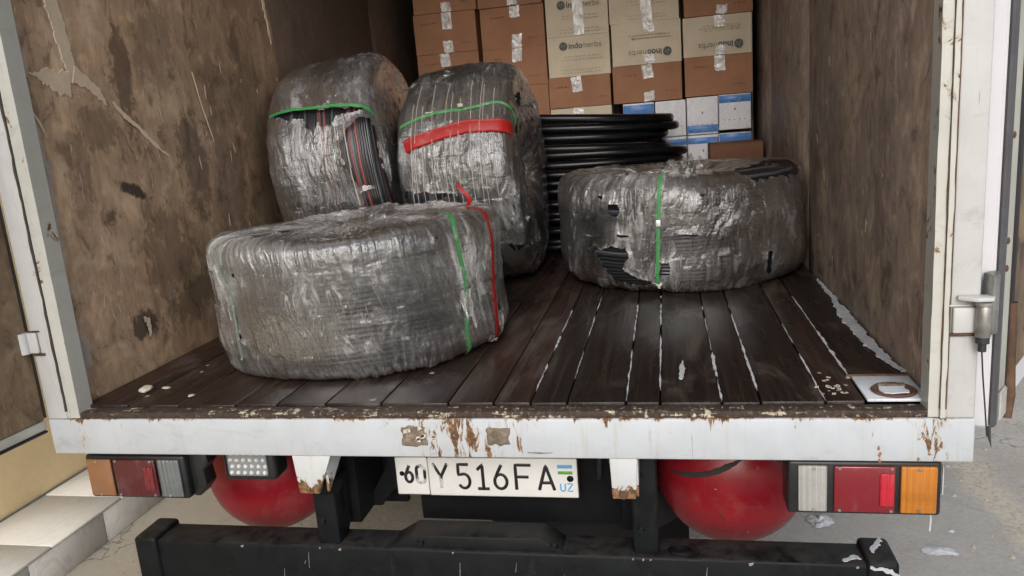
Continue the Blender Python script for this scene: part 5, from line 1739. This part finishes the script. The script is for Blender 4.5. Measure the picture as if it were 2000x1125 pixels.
# ---- left coil, upright, leaning on the left wall
c2 = Coil((-.785, 1.53, .5), (0, 83, 4), .485, .24, .44, 4.5, .08)
k2 = thing('cable_coil', (-.785, 1.53, 0), 'left coil leaning on the left wall, its torn film baring black and red cables', 'cable coil', CG)
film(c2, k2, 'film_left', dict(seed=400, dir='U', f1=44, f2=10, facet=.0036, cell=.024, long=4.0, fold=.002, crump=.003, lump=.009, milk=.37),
     [[(-105, .085), (-112, .115), (-115.5, .145), (-115, .175), (-110, .19), (-102, .188), (-92, .193), (-84, .208), (-70, .215), (-68, .155), (-77, .1112), (-84, .118), (-91.0, .1013), (-98.3, .0825)],
      [(-126.0, -.145), (-125.2, -.0725), (-123.5, -.0037), (-121.5, .095), (-119.8, .150), (-118.2, .1425), (-118.0, .08), (-115.2, .0575), (-115.2, .0363), (-117.7, .0162), (-108.2, .0012), (-114.0, -.008), (-120.0, -.0312), (-122.4, -.0812)]], 820, 320)
core(c2, k2, .0085, 300, .016, (-.02, .22))
ribbon(c2, 'green_strap', [(-126.6, -.150), (-125.8, -.0725), (-124.4, -.0037), (-122.6, .095), (-121.0, .16), (-119, .195)], .013, 'green_bright', k2, .004)
flap('film_flap', c2.at(-84., .118, .004), ((0, .0, 1), (1, -.15, .1)), .010, .045, 'torn', k2, 35, .008)
flap('film_flap', c2.at(-123., .03, .004), ((1, .1, 0), (0, -.3, .6)), .014, .022, 'torn', k2, 36, .008)
strands(c2, k2, None, [(t, -118 + 14 * random.Random(i).random(), -70 - 30 * random.Random(i + 3).random()) for i, t in enumerate(sorted(random.Random(78).uniform(-.12, .15) for _ in range(7)))], .0011, 'strand', 41)

# ---- black pipe coil lying behind
kp = thing('pipe_coil', (-.18, 2.55, 0), 'coil of thick black plastic pipe stacked behind the upright coils', 'pipe coil')
nl = 15
for i in range(nl):
    r = random.Random(500 + i)
    rx = .745 + r.uniform(-.06, .05) + (.04 if i in (nl - 2,) else 0)
    ry = .375 + r.uniform(-.02, .02)
    z0 = .024 + i * .0462
    tlx, tly = r.uniform(-.02, .035), r.uniform(-.012, .012)
    a = np.linspace(0, 2 * np.pi, 120, endpoint=False)
    tilt = -.006 - .034 * max(0, (i - 6) / 8) + r.uniform(-.005, .005)
    pw = 2 / 2.6
    xx = np.sign(np.cos(a)) * abs(np.cos(a))**pw * rx
    yy = np.sign(np.sin(a)) * abs(np.sin(a))**pw * ry
    zz = z0 + tilt * xx / rx * (1 if i > 11 else 1) + tly * yy / ry + .006 * np.sin(2 * a + i * 1.7) + .003 * np.sin(3 * a + i)
    zz = np.maximum(zz, .0235)
    tube('pipe_loop', np.stack([-.165 + tlx + xx, 2.53 + yy, zz], 1), .0222, 'pipe', kp, 12, True)
# ---- debris in the left rear corner of the floor
def chunk(name, x, y, sx, sy, sz, label, seed):
    r = random.Random(seed)
    bm = bmesh.new()
    bmesh.ops.create_icosphere(bm, subdivisions=2, radius=1)
    for v in bm.verts:
        k = 1 + .35 * float(vn(np.array(v.co.x * 2 + seed), np.array(v.co.y * 2 + v.co.z), seed))
        v.co = Vector((x + v.co.x * sx * k, y + v.co.y * sy * k, max(.0022, .002 + sz * .8 + v.co.z * sz * k)))
    me = bpy.data.meshes.new(name); bm.to_mesh(me); bm.free()
    return tagp(link(name, me, 'cream'), label, 'debris')
chunk('plaster_chunk', -.945, .150, .017, .021, .008, 'larger cream plaster chunk on the floor in the left rear corner', 3)
chunk('plaster_chunk', -.895, .165, .013, .007, .004, 'flat pale plaster flake right of the larger chunk in the left corner', 5)
chunk('plaster_chunk', -.775, .105, .008, .009, .003, 'small grey flake on the floor between the left corner and the front coil', 8)

for o in bpy.data.objects:
    for k in ('_loc', '_y'):
        if k in o: del o[k]
